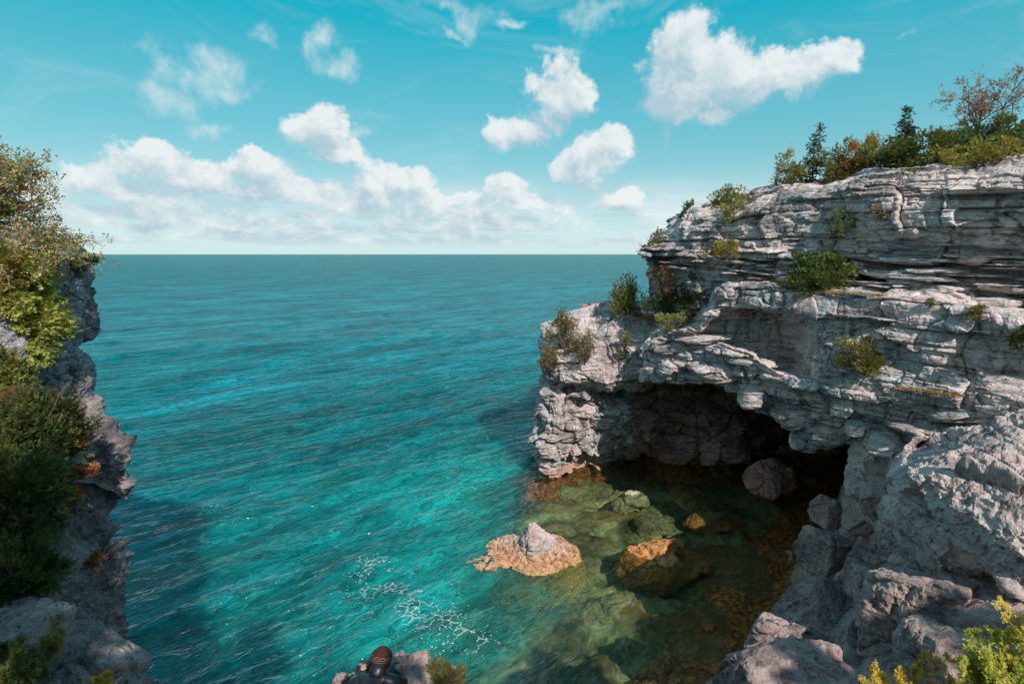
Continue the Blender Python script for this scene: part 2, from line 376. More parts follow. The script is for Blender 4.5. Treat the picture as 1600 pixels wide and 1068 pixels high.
# ------------------------------------------------------------------ materials
def new_mat(name):
    m = bpy.data.materials.new(name); m.use_nodes = True; t = NT(m.node_tree); t.n.clear()
    out = t.node('ShaderNodeOutputMaterial'); return m, t, out
def rock_mat(name, light=(.50, .45, .47), mid=(.30, .27, .29), dark=(.10, .095, .105), cool=(.20, .27, .29), streak=.5, lichen=.5, warm=.15, bump=.5, pits=.5, shore=True, moss=0., sc=1., isle=False, cracks=.9, stain=.75):
    m, t, out = new_mat(name)
    P = t.node('ShaderNodeNewGeometry').outputs['Position']
    x, y, z = t.xyz(P)
    n1 = t.noise(P, .9*sc, 7, .62); n2 = t.noise(P, 4.5*sc, 6, .65); n3 = t.noise(P, 22*sc, 4, .6)
    v = t.math('ADD', t.math('MULTIPLY', n1, .55), t.math('ADD', t.math('MULTIPLY', n2, .35), t.math('MULTIPLY', n3, .2)))
    c = t.ramp(v, [(.38, dark), (.47, mid), (.56, tuple(.5*(a+b) for a, b in zip(mid, light))), (.66, light)])
    # bedding: thin dark seams and pale bands that follow the layers
    PB = t.vm('MULTIPLY', P, (.55, .55, 9.)); nb = t.noise(PB, 1.3, 6, .7, .25)
    c = t.mul(t.math('MULTIPLY', t.ss(nb, .47, .36), streak), c, (.22, .22, .24))
    c = t.mix(t.math('MULTIPLY', t.ss(nb, .56, .68), streak*.5), c, tuple(min(1, a*1.25) for a in light))
    if cracks:
        wob = t.vm('SCALE', t.comb(n2, n1, n2)); wob.node.inputs['Scale'].default_value = .5
        for sc3, wd, st in (((.9, .9, 3.2), .012, .85), ((2.2, 2.2, 9.), .02, .6)):
            ve = t.node('ShaderNodeTexVoronoi', feature='DISTANCE_TO_EDGE', ins={'Vector': t.vm('ADD', t.vm('MULTIPLY', P, sc3), wob), 'Scale': 1.}).outputs['Distance']
            ce = t.ss(ve, wd*2.2, wd*.6, 0, 1); c = t.mul(t.math('MULTIPLY', ce, t.math('MULTIPLY', t.ss(n1, .42, .56), st*cracks)), c, (.12, .11, .12))
    # weather stain in big dark clouds
    nd2 = t.noise(t.vm('ADD', P, (71, 17, 23)), .55*sc, 6, .7)
    c = t.mul(t.ss(nd2, .50, .60, 0, stain), c, (.42, .42, .44))
    if streak > .2:     # water streaks that run down the face
        ns_ = t.noise(t.vm('MULTIPLY', P, (2.4, 2.4, .22)), 1.5, 5, .65, .4)
        c = t.mul(t.math('MULTIPLY', t.ss(ns_, .54, .66), t.ss(nd2, .38, .55, 0, .75)), c, (.26, .25, .26))
        c = t.mix(t.math('MULTIPLY', t.ss(ns_, .40, .32), t.ss(n1, .5, .6, 0, warm*1.6)), c, (.40, .21, .11))
    # cool grey-green film
    nc = t.noise(t.vm('ADD', P, (31, 7, 3)), .7*sc, 5, .6)
    c = t.mix(t.ss(nc, .50, .64, 0, .65), c, t.mul(1., c, tuple(a*3.0 for a in cool)))
    # warm stain
    nw = t.noise(t.vm('ADD', P, (3, 57, 13)), .8*sc, 6, .65)
    c = t.mix(t.ss(nw, .56, .68, 0, warm), c, (.33, .16, .07))
    # lichen: black freckles and white freckles
    nl = t.noise(P, (13 if cracks else 5)*sc, 6, .72); nlb = t.noise(P, 1.6*sc, 3, .5)
    lk = t.math('MULTIPLY', t.ss(nl, .56, .62), t.ss(nlb, .42, .60))
    c = t.mix(t.math('MULTIPLY', lk, lichen), c, (.035, .035, .04))
    nl2 = t.noise(t.vm('ADD', P, (9, 9, 9)), 17*sc, 4, .7)
    c = t.mix(t.math('MULTIPLY', t.ss(nl2, .60, .68), lichen*.5), c, (.62, .60, .60))
    if moss:
        nm = t.noise(t.vm('ADD', P, (19, 2, 9)), 2.3, 6, .65)
        c = t.mix(t.ss(nm, .53, .62, 0, moss), c, (.07, .075, .02))
    if shore:     # algae and iron stain where the water reaches
        nz = t.math('ADD', z, t.math('MULTIPLY', t.math('SUBTRACT', n1, .5), .5))
        c = t.mix(t.ss(nz, .42, .12, 0, .65), c, (.38, .18, .075))
        c = t.mix(t.ss(nz, .06, -.15, 0, .9), c, t.mix(t.ss(n2, .35, .65), (.14, .04, .015), (.90, .31, .085)))
    if isle:
        nz = t.math('ADD', z, t.math('MULTIPLY', t.math('SUBTRACT', n2, .5), .5))
        c = t.mix(t.ss(nz, .65, .25, 0, .85), c, t.mix(t.ss(n2, .35, .65), (.26, .10, .035), (.62, .36, .17)))
        c = t.mix(t.ss(nz, .08, -.12, 0, .9), c, t.mix(n2, (.36, .24, .05), (.70, .58, .24)))
    hb = t.math('ADD', t.math('MULTIPLY', n2, .6), t.math('MULTIPLY', n3, .35))
    nf = t.noise(P, 60*sc, 3, .6)
    hb = t.math('ADD', hb, t.math('MULTIPLY', nf, .14))
    hb = t.math('ADD', hb, t.math('MULTIPLY', nb, .35*streak))
    vo = t.node('ShaderNodeTexVoronoi', ins={'Vector': t.vm('ADD', P, t.vm('SCALE', t.comb(n2, n1, n2))), 'Scale': 15.*sc}).outputs['Distance']
    hb = t.math('SUBTRACT', hb, t.math('MULTIPLY', t.ss(vo, .28, .12), .25*pits))
    c = t.mul(t.math('MULTIPLY', t.ss(vo, .24, .10), pits*.8), c, (.3, .3, .3))
    b = t.node('ShaderNodeBump', ins={'Strength': bump, 'Distance': .09, 'Height': hb}).outputs[0]
    p = t.node('ShaderNodeBsdfPrincipled', ins={'Base Color': c, 'Roughness': .88, 'Normal': b, 'Specular IOR Level': .25})
    t.l.new(p.outputs[0], out.inputs[0]); return m
M_rock = rock_mat('bedded_limestone', light=(.78, .66, .62), mid=(.47, .395, .375), dark=(.11, .10, .11))
M_massive = rock_mat('massive_limestone', light=(.76, .635, .60), mid=(.50, .415, .395), dark=(.18, .155, .16), streak=.35, lichen=.6)
M_head = rock_mat('headland_limestone', light=(.68, .57, .54), mid=(.42, .345, .335), dark=(.16, .13, .13), streak=.25, lichen=.55, warm=.35)
M_fore = rock_mat('pitted_limestone', cool=(.31, .31, .31), light=(.68, .56, .52), mid=(.41, .33, .305), dark=(.12, .10, .10), cracks=0, stain=.9, streak=.1, lichen=.8, pits=1., bump=.7, sc=1.5)
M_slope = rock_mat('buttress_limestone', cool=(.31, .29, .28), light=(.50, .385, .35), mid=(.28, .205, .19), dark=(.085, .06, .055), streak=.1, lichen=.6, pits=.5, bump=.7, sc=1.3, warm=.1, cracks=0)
M_dark = rock_mat('shaded_cliff_limestone', cool=(.30, .30, .31), light=(.40, .35, .34), mid=(.15, .13, .13), dark=(.045, .04, .042), streak=.2, lichen=.8, pits=.6, bump=.8, sc=1.6, shore=True, cracks=0, stain=.4)  # darker copy of the left cliff rock, its shade put into the colour
M_leftlit = rock_mat('sunlit_cliff_limestone', light=(.52, .48, .51), mid=(.33, .30, .33), dark=(.12, .11, .125), streak=.2, lichen=.6, pits=.6, bump=.7, sc=1.5)  # lighter copy of the same rock, sunlight put into the colour
M_cave = rock_mat('cave_wall_rock', light=(.66, .42, .36), mid=(.42, .26, .225), dark=(.15, .09, .08), streak=.35, lichen=.3, warm=.5, cool=(.25, .2, .2))  # reddish wet rock, brightened in colour to stand for bounced light
M_isle = rock_mat('wet_orange_rock', isle=True, light=(.68, .56, .53), mid=(.46, .35, .32), dark=(.20, .13, .11), streak=0, lichen=.25, warm=.3, pits=.5, shore=False, sc=1.4, cracks=0, stain=.2)
M_sub = rock_mat('submerged_brown_rock', cracks=0, light=(.66, .33, .12), mid=(.44, .19, .065), dark=(.08, .04, .02), streak=0, lichen=.3, warm=.6, pits=.4, shore=False, sc=1.2)
M_subo = rock_mat('submerged_olive_rock', light=(.52, .49, .34), mid=(.27, .25, .16), dark=(.07, .07, .04), cracks=0, streak=0, lichen=.3, warm=.2, pits=.4, shore=False)
M_soil = rock_mat('thin_soil', light=(.16, .13, .08), mid=(.09, .075, .04), dark=(.04, .035, .02), streak=0, lichen=.2, moss=.6, shore=False)

def leaf_mat(name, rough=.55, trans=.35):
    m, t, out = new_mat(name)
    c = t.node('ShaderNodeVertexColor', layer_name='col').outputs[0]
    d = t.node('ShaderNodeBsdfPrincipled', ins={'Base Color': c, 'Roughness': rough, 'Specular IOR Level': .35})
    tr = t.node('ShaderNodeBsdfTranslucent', ins={'Color': t.mul(1., c, (1.25, 1.2, .7))})
    mx = t.node('ShaderNodeMixShader', ins={0: trans, 1: d.outputs[0], 2: tr.outputs[0]})
    t.l.new(mx.outputs[0], out.inputs[0]); return m
M_leaf = leaf_mat('leaves')
def plain(name, col, rough=.8, bump=.3, scale=30, var=.35, spec=.3):
    m, t, out = new_mat(name); P = t.node('ShaderNodeTexCoord').outputs['Object']
    n = t.noise(P, scale, 5, .6)
    c = t.mix(n, tuple(a*(1-var) for a in col), tuple(min(1, a*(1+var)) for a in col))
    b = t.node('ShaderNodeBump', ins={'Strength': bump, 'Distance': .01, 'Height': n}).outputs[0]
    p = t.node('ShaderNodeBsdfPrincipled', ins={'Base Color': c, 'Roughness': rough, 'Normal': b, 'Specular IOR Level': spec})
    t.l.new(p.outputs[0], out.inputs[0]); return m
M_bark = plain('bark', (.13, .10, .08)); M_greybark = plain('grey_bark', (.26, .23, .21))

# ================================================================== LARGE STRUCTURE
# ---- right cliff -------------------------------------------------
def YU(px):  t = (px-800)/880.; return 25.67/(t+.905)
right = empty('rock_cliff', (9, 18, 0))
right.location = (0, 0, 0)
tag(right, 'layered grey limestone cliff with the dark sea cave under its overhang', 'cliff')
right['kind'] = 'structure'
# upper bedded wall
cols = [1006, 1040, 1080, 1125, 1180, 1240, 1300, 1360, 1420, 1480, 1540, 1600, 1700, 1820]
top =  [408,  362,  332,  330,  308,  292,  284,  272,  268,  262,  257,  250,  240,  232]
base = [432+28, 470, 500, 462, 455, 458, 462, 466, 472, 478, 486, 496, 512, 530]
ctrl = [[] for _ in range(9)]
for px, tp, bs in zip(cols, top, base):
    y0 = YU(px); yt = y0+.9
    if px < 1030: y0 = yt = 23.5
    elif px < 1060: y0 = yt = 22.8
    e = W(px, tp, yt)
    ctrl[0].append((e[0]+3.0, e[1]+12, e[2]+.2)); ctrl[1].append((e[0]+.5, e[1]+3, e[2]+.25))
    ctrl[2].append((e[0]+.1, e[1]+.7, e[2]+.12)); ctrl[3].append(e)
    for j, (f, dy) in enumerate(((.12, -.35), (.45, -.25 if px < 1310 else -.40), (.60, .22 if px > 1300 else 0.05), (1.0, .2))):
        ctrl[4+j].append(W(px, tp+(bs-tp)*f, (y0+yt)/2*0+y0+.55+dy-.2))
    b = W(px, bs, y0+.5); ctrl[8].append((b[0], b[1]+.3, b[2]-1.2))
# wrap round behind the far end
for r in ctrl:
    a = r[0]; r.insert(0, (a[0]+1.2, a[1]+2.0, a[2])); r.insert(0, (a[0]+4.5, a[1]+5.5, a[2]))
def um(P):
    x, y, z = P.T; m = np.ones(len(P), np.float32); return np.where(z > 10.6, .8, 1.15)
sheet('upper_cliff', ctrl, 640, 330, lambda P, N: strata(P, N, coarse=.34, fine=.22, rough=.05, cell=2.0, bump=.4, joint=.17, seed=4, facet=.22, warp=.3, mask=um, dip=(.02, -.012)), M_rock, right, flip=True)
# middle mass with the overhang
def YM(px): return YU(px)-.9
cols = [1000, 1030, 1090, 1128, 1180, 1225, 1268, 1300, 1350, 1400, 1450, 1500, 1560, 1640, 1800]
r_top = [548, 524, 508, 455, 450, 453, 457, 459, 463, 468, 474, 481, 492, 510, 545]
r_s   = [560, 536, 524, 484, 480, 488, 492, 490, 494, 500, 506, 514, 526, 545, 585]
r_rb  = [570, 552, 538, 530, 548, 578, 590, 585, 575, 575, 580, 585, 592, 600, 640]
d_r   = [.1,  .1,  .3,  .9,  1.5, 1.5, .2,  .0,  .0,  .0,  .0,  .1,  .2,  .4,  .5]
r_l   = [580, 562, 546, 540, 556, 586, 600, 600, 600, 602, 606, 612, 620, 635, 680]
d_l   = [.0, -.1, -.2, -.3, -.3, -.2, .0, -.1, -.1, -.1, -.1, -.2, -.3, -.3, -.3]
r_lb  = [588, 580, 572, 570, 585, 612, 640, 650, 650, 650, 655, 660, 665, 680, 720]
r_bt  = [594, 598, 602, 606, 640, 662, 694, 700, 696, 720, 740, 760, 780, 800, 840]
d_b   = [.6,  .5,  .4,  .3,  .5,  .6,  .7,  .9,  1.0, .8,  .5,  .3,  .3,  .3,  .3]
ctrl = [[] for _ in range(11)]
for i, px in enumerate(cols):
    y = YM(px); e = W(px, r_top[i], y)
    ctrl[0].append((e[0]+1.2, e[1]+3.2, e[2]+.5)); ctrl[1].append((e[0]+.1, e[1]+.5, e[2]+.06)); ctrl[2].append(e)
    ctrl[3].append(W(px, r_s[i], y)); ctrl[4].append(W(px, r_s[i]+3, y+d_r[i])); ctrl[5].append(W(px, r_rb[i], y+d_r[i]*.9))
    ctrl[6].append(W(px, r_l[i], y+d_l[i])); ctrl[7].append(W(px, r_lb[i], y+d_l[i]+.15))
    b = W(px, r_bt[i], y+d_b[i]); ctrl[8].append(b)
    ctrl[9].append((b[0]+.8, b[1]+2.2, b[2]+.5)); ctrl[10].append((b[0]+4., b[1]+12, b[2]+1.0))
for r in ctrl:
    a = r[0]; r.insert(0, (a[0]+.6, a[1]+1.5, a[2])); r.insert(0, (a[0]+2.5, a[1]+5, a[2]))
def mm(P):
    x, y, z = P.T
    return np.where((z > 7.2), .35, .8)*np.where(z < 6.2, 1.2, 1.)
sheet('overhanging_ledge', ctrl, 600, 420, lambda P, N: strata(P, N, coarse=.20, fine=.14, rough=.04, cell=2.1, bump=.16, joint=.17, seed=12, facet=.32, mask=mm, dip=(.02, 0)), M_massive, right, flip=True)
# headland and the shaded alcove behind it
H = [
 [(855,515,30),(850,515,27.5),(850,508,27),(880,492,27.5),(905,484,28),(945,476,28.5),(1000,470,28.5),(1060,470,28),(1150,475,28),(1250,480,29),(1400,500,30)],
 [(852,520,29),(848,520,26.5),(856,515,25.8),(880,500,26),(905,493,26),(945,482,26),(1000,482,26),(1060,490,25),(1150,500,25),(1250,520,26),(1400,540,27)],
 [(850,535,29),(843,540,26),(847,545,25),(868,545,24.3),(900,535,24.2),(950,528,24.2),(1000,530,24),(1060,530,24),(1150,540,24.5),(1250,560,25),(1400,580,26)],
 [(850,560,29),(843,562,26),(848,565,24.6),(875,570,23.9),(910,565,23.6),(950,560,23.5),(1003,562,23.4),(1060,560,24),(1150,580,24.5),(1250,600,26),(1400,620,28)],
 [(852,590,29),(845,590,26),(850,590,24.6),(880,597,23.9),(915,602,23.6),(960,606,23.5),(1006,596,23.6),(1060,590,25.5),(1150,610,26.5),(1250,630,28),(1400,660,29)],
 [(855,600,29),(850,600,26.2),(856,600,25.1),(882,606,24.9),(915,610,25),(960,613,25.3),(1006,612,24.7),(1060,610,25.7),(1150,625,26.2),(1250,640,29),(1400,670,29)],
 [(850,615,29),(842,612,26),(846,612,24.9),(872,616,24.1),(915,620,24.05),(976,628,24.5),(1012,630,25.3),(1060,640,26.3),(1150,645,26.5),(1250,660,30),(1400,690,29)],
 [(845,650,29),(832,645,26),(829,650,25),(865,655,24.1),(915,660,24.25),(976,664,24.6),(1012,665,25.3),(1060,670,26.1),(1150,675,26.1),(1250,690,31),(1400,700,29)],
 [(843,690,29),(830,685,26.2),(829,695,25.1),(862,700,24.3),(912,698,24.45),(974,694,25.1),(1012,690,25.7),(1060,690,25.9),(1150,695,25.7),(1250,705,32),(1400,720,28)],
]
ctrl = [[W(*p) for p in r] for r in H]
wl = [WZ(850,705),WZ(835,722),WZ(837,741),WZ(860,746),WZ(905,736),WZ(970,722),WZ(1006,712),WZ(1060,722),WZ(1150,728),WZ(1230,705),WZ(1380,705)]
ctrl.append(wl); ctrl.append([(a[0]-.3, a[1]-.5, -1.2) for a in wl]); ctrl.append([(a[0]-.6, a[1]-1., -4.) for a in wl])
def hm_(P):
    x, y, z = P.T; return np.where(z > 4.4, .3, 1.)
def headfn(P, N):
    Q = strata(P, N, coarse=.2, fine=.08, rough=.06, cell=1.5, bump=.25, joint=.14, seed=22, facet=.4, chunk=.9, mask=hm_, dip=(-.12, .05))
    return Q
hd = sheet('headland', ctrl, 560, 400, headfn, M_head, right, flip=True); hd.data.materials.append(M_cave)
pc = np.empty(len(hd.data.polygons)*3, np.float32); hd.data.polygons.foreach_get('center', pc); pc = pc.reshape(-1, 3)      # wet algae-stained alcove wall, its colour lifted to stand for bounced light
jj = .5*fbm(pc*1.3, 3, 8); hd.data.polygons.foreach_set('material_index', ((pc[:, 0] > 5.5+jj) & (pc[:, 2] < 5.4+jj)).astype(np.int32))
# cave: back wall far inside, dark by itself
cv = []
for z in (7.5, 5.5, 3.5, 1.5, 0, -3):
    o = {7.5: 1.5, 5.5: .6, 3.5: .2, 1.5: 0, 0: .2, -3: -.3}[z]
    cv.append([(3.5, 27.4+o, z), (7, 28+o, z), (11.2, 27.6+o, z), (12.6, 30+o, z), (14.5, 32.5+o, z), (18+o, 31, z), (19.5+o, 27, z), (17.5+o, 23.5, z), (15.3+o, 20.5, z), (15+o, 17, z)])
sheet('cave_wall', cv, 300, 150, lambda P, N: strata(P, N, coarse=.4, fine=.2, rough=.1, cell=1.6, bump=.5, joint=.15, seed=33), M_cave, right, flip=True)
# buttress that runs down from the cave mouth to the camera side
R_ = [
 [(1345,700,17.2),(1362,704,16.3),(1385,712,15.4),(1410,716,14.2),(1450,720,13.2),(1520,730,12.2),(1650,760,11)],
 [(1335,722,18.5),(1350,735,17.0),(1372,745,15.6),(1405,760,13.6),(1430,800,11.8),(1460,870,10.0),(1560,960,8.0)],
 [(1330,745,20.2),(1338,762,18.2),(1355,790,16.2),(1375,830,13.6),(1390,880,11.6),(1400,950,9.8),(1420,1060,8.0)],
 [(1327,762,21.8),(1325,785,18.9),(1325,825,16.4),(1325,880,13.9),(1310,940,12.1),(1290,1000,10.6),(1290,1090,9.0)],
]
ctrl = [[W(*p) for p in r] for r in R_]
wl = [WZ(1330,775),WZ(1302,806),WZ(1272,850),WZ(1240,905),WZ(1205,965),WZ(1165,1025),WZ(1120,1100)]
ctrl.append(wl); ctrl.append([(a[0]-.75, a[1]+.2, -.28) for a in wl]); ctrl.append([(a[0]-1.7, a[1]+.5, -.55) for a in wl]); ctrl.append([(a[0]-2.5, a[1]+.8, -1.3) for a in wl]); ctrl.append([(a[0]-3.2, a[1]+1., -3.) for a in wl])
for r in ctrl:
    a = r[0]; r.insert(0, (a[0]+2.5, a[1]+2.5, a[2]))
    b = r[-1]; r.append((b[0]-.5, b[1]-3.5, b[2]))
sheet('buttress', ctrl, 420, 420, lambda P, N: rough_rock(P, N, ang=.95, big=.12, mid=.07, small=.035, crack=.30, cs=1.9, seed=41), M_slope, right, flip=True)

# loose beds and blocks that stand proud of the cliff, each its own piece
def slab_mesh(seed, n=26, blocky=False):
    def fn(P, N, seed):
        if blocky:
            Q = P+N*(.8*facets(P, seed, np.array([.9, .9, .9]), .5)[0])[:, None]; k = np.floor(Q[:, 2]*3.1+.3*fbm(Q, 2, seed)).astype(np.int64)
            return Q*(1+.10*(_h(k, k*0, k*0, seed)-.5))[:, None]+N*(.05*fbm(P*4, 4, seed)-.05*np.exp(-facets(P, seed+9, np.array([1.4, 1.4, 2.]), 1.)[1]/.05))[:, None]
        return P+N*(.07*fbm(P*1.6, 4, seed))[:, None]+N*(facets(P, seed, np.array([1.5, 1.5, 1.2]), .75)[0])[:, None]
    o = boulder('rock_slab', (0, 0, 0), (1, 1, 1), M_rock, n=n, seed=seed, planes=9, cut=.72, sharp=16, fn=fn)
    me = o.data; co = np.empty(len(me.vertices)*3, np.float32); me.vertices.foreach_get('co', co); co = co.reshape(-1, 3)
    pw = .85 if blocky else .62
    co[:, :2] *= 1; co = np.sign(co)*np.abs(co)**np.array([.8 if not blocky else pw, .8 if not blocky else pw, pw]); me.vertices.foreach_set('co', co.astype(np.float32).ravel()); me.update(); bpy.data.objects.remove(o); return me
SM = [slab_mesh(400+i) for i in range(8)]; BM = [slab_mesh(430+i, 44, True) for i in range(6)]
def piece(nm, c, sc_, rot, tx, ty, mat):
    me = (SM if nm == 'rock_slab' else BM)[piece.i % (8 if nm == 'rock_slab' else 6)]; piece.i += 1
    o = bpy.data.objects.new(nm, me); COL.objects.link(o); o.parent = right; o.location = c; o.scale = sc_; o.rotation_euler = (tx, ty, rot)
    o.material_slots[0].link = 'OBJECT'; o.material_slots[0].material = mat
piece.i = 0
rp = np.random.RandomState(77)
for i in range(120):
    px = 1050+rp.rand()**.8*600; f = rp.rand(); tp = np.interp(px, [1040, 1180, 1300, 1600], [385, 330, 305, 272]); bs = np.interp(px, [1040, 1180, 1600, 1700], [450, 448, 488, 500])
    py = tp+(bs-tp)*(.12+.86*f); L = .28+.9*rp.rand()**2; th_ = .035+.12*rp.rand()**2
    c = W(px, py, YU(px)+.70-.2*f+rp.rand()*.12)
    piece('rock_slab', c, (L, .42, th_), -.82+rp.normal()*.10, rp.normal()*.02, .03+rp.normal()*.03, M_rock)
for (px, py, dy, a, b, c_, r) in ((1060,572,.1,.55,.5,.22,-.8),(1115,578,.0,.7,.6,.28,-.7),(1050,545,-.05,.5,.4,.12,-.8),(1100,530,-.1,.75,.4,.10,-.75),(1165,562,-.2,.8,.4,.12,-.8),(1215,590,-.2,.6,.4,.12,-.8),
      (1190,622,.3,.62,.6,.36,-.6),(1238,645,.4,.5,.5,.32,-.9),(1262,684,.7,.42,.5,.22,-.6),(1300,672,.5,.6,.5,.34,-.8),(1345,662,.3,.5,.5,.3,-.8),(1150,600,.3,.4,.4,.2,-.8),(1390,690,.2,.55,.5,.32,-.7),(1440,665,.0,.7,.5,.2,-.8),(1520,640,-.1,.8,.5,.18,-.8),(1585,610,-.1,.6,.5,.3,-.8)):
    piece('rock_block', W(px, py, YM(px)+dy+.42), (a*1.15, b*1.25, c_*1.35), r, rp.normal()*.08, rp.normal()*.10, M_massive)

# ---- big rocks of the right-hand foreground, each a rock of its own
def rockthing(name, label, c, r, mat, cat='boulder', group=None, **kw):
    o = boulder(name, c, r, mat, **kw); tag(o, label, cat, group); return o
BF = [
 [(1440,700,14),(1500,672,14),(1600,655,14),(1720,640,14),(1900,640,14)],
 [(1425,700,12),(1470,690,11.6),(1530,668,11.4),(1620,648,11.2),(1800,640,11)],
 [(1402,722,10.9),(1440,712,10.3),(1500,700,9.9),(1600,690,9.4),(1800,700,9)],
 [(1388,745,10.8),(1420,745,9.8),(1490,745,9.2),(1600,750,8.6),(1800,780,8)],
 [(1384,790,10.9),(1415,800,9.8),(1490,815,8.9),(1600,840,8.0),(1800,880,7.4)],
 [(1392,840,11.2),(1430,860,9.9),(1500,885,8.9),(1600,915,8.0),(1800,960,7.2)],
 [(1400,880,11.6),(1445,905,10.3),(1515,935,9.4),(1600,965,8.6),(1800,1030,7.8)],
 [(1410,900,12.4),(1450,925,11.4),(1520,955,10.6),(1600,985,9.8),(1800,1050,9)],
]
ctrl = [[W(*p) for p in r] for r in BF[:-1]]; e_ = ctrl[-1]
for k in (.4, .8, 1.2, 1.7): ctrl.append([(a[0]+.15*k, a[1]+.45*k, a[2]-k) for a in e_])
for r in ctrl:
    a = r[0]; r.insert(0, (a[0]+1.2, a[1]+1.3, a[2]))
bo = sheet('boulder', ctrl, 420, 330, lambda P, N: rough_rock(P, N, ang=.7, big=.12, mid=.09, small=.06, crack=.14, cs=2.0, seed=52, bed=.10, axis=(.55, -.1, .83)), M_fore, None, flip=True)
tag(bo, 'huge pitted grey boulder with sunlit flat top at the right edge', 'boulder')
def bat(px, py, Y): return W(px, py, Y)
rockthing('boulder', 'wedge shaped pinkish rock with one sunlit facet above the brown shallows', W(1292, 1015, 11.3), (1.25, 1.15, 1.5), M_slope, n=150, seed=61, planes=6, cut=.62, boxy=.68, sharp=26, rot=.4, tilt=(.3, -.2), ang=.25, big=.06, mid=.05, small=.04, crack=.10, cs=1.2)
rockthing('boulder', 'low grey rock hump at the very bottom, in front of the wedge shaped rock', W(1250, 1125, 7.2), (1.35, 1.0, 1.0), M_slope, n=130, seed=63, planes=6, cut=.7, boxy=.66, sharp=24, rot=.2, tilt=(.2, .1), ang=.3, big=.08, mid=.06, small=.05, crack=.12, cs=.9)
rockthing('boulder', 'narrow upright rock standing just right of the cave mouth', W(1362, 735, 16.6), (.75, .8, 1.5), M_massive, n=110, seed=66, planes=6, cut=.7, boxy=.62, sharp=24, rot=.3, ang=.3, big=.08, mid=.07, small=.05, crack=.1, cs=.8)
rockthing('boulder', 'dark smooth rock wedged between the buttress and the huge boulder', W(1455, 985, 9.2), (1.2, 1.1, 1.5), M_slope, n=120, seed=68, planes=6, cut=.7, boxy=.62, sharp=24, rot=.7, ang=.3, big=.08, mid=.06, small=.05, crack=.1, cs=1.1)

AK = dict(sharp=26, planes=6, cut=.72, boxy=.66, ang=.22, big=.05, mid=.05, small=.04, crack=.11, cs=1.0, n=90)
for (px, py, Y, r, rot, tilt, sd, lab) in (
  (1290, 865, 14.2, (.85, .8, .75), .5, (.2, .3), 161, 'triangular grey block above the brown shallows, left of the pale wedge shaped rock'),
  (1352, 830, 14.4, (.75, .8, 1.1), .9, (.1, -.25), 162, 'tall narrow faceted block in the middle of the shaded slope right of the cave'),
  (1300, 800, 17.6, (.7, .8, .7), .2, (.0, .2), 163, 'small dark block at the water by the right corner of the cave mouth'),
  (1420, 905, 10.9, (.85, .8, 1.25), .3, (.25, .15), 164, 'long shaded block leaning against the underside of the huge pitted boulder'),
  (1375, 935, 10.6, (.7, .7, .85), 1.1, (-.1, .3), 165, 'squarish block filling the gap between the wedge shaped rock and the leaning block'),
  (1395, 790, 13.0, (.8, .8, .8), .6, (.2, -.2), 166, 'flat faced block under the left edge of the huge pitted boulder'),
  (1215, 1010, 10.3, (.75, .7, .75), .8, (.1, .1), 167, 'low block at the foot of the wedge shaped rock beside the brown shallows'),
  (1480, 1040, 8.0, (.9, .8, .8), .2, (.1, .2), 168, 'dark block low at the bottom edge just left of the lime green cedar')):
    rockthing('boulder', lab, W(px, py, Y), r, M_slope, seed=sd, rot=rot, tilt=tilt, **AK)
# ---- left cliff ---------------------------------------------------
SIL_SHIFT = -13
sil = [(392,128,9.6),(415,143,9.6),(450,138,9.5),(490,151,9.3),(528,130,9.4),(560,124,9.4),(600,123,9.3),(622,160,8.8),(650,178,8.7),(690,206,8.5),(722,216,8.4),(755,206,8.4),(792,190,8.3),(850,200,7.9),(900,205,7.6),(960,210,7.2),(1010,222,6.8),(1068,252,6.5),(1180,300,6.1)]
ctrl = []
def lrow(py, px, Y, z=None):
    a = W(px, py, Y)
    row = [(a[0]-8, a[1]-.6, a[2]), (a[0]-3, a[1]+.2, a[2]), (a[0]-.7, a[1]+.35, a[2]), a]
    for q, dy in ((.28, .35), (.55, .8), (.8, 1.2), (1.0, 1.6)):
        row.append(W(px*(1-q)+(-10)*q, py, Y-dy))
    row.append(W(-160, py, Y-2.4)); row.append(W(-420, py, Y-3.4)); return row
r0 = lrow(*sil[0]); ctrl.append([(p[0]-5, p[1]+.5, p[2]+1.0) for p in r0]); ctrl.append([(p[0]-.8, p[1]+.1, p[2]+.15) for p in r0])
for s in sil: ctrl.append(lrow(s[0], s[1]+SIL_SHIFT, s[2]))
ctrl.append([(p[0], p[1], -1.5) for p in ctrl[-1]])
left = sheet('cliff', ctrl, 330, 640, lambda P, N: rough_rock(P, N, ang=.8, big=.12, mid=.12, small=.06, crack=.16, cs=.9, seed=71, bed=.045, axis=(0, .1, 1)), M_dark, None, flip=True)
tag(left, 'steep dark grey cliff at the left edge, overgrown with cedar bushes', 'cliff', kind='structure')
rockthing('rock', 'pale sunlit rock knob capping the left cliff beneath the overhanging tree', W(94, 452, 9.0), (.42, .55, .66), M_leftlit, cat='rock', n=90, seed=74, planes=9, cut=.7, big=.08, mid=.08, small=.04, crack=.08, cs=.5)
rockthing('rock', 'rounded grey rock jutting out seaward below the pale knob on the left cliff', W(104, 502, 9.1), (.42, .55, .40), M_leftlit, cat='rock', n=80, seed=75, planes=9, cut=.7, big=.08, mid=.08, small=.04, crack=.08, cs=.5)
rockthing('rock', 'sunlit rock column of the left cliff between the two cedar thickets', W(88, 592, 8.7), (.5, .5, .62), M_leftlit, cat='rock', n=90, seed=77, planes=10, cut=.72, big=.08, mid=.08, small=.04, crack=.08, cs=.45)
rockthing('rock', 'small grey rock peeking out of the cedar at the far left edge', W(4, 530, 7.6), (.32, .4, .38), M_leftlit, cat='rock', n=70, seed=78, planes=10, cut=.72, big=.05, mid=.06, small=.03, crack=.06, cs=.4)
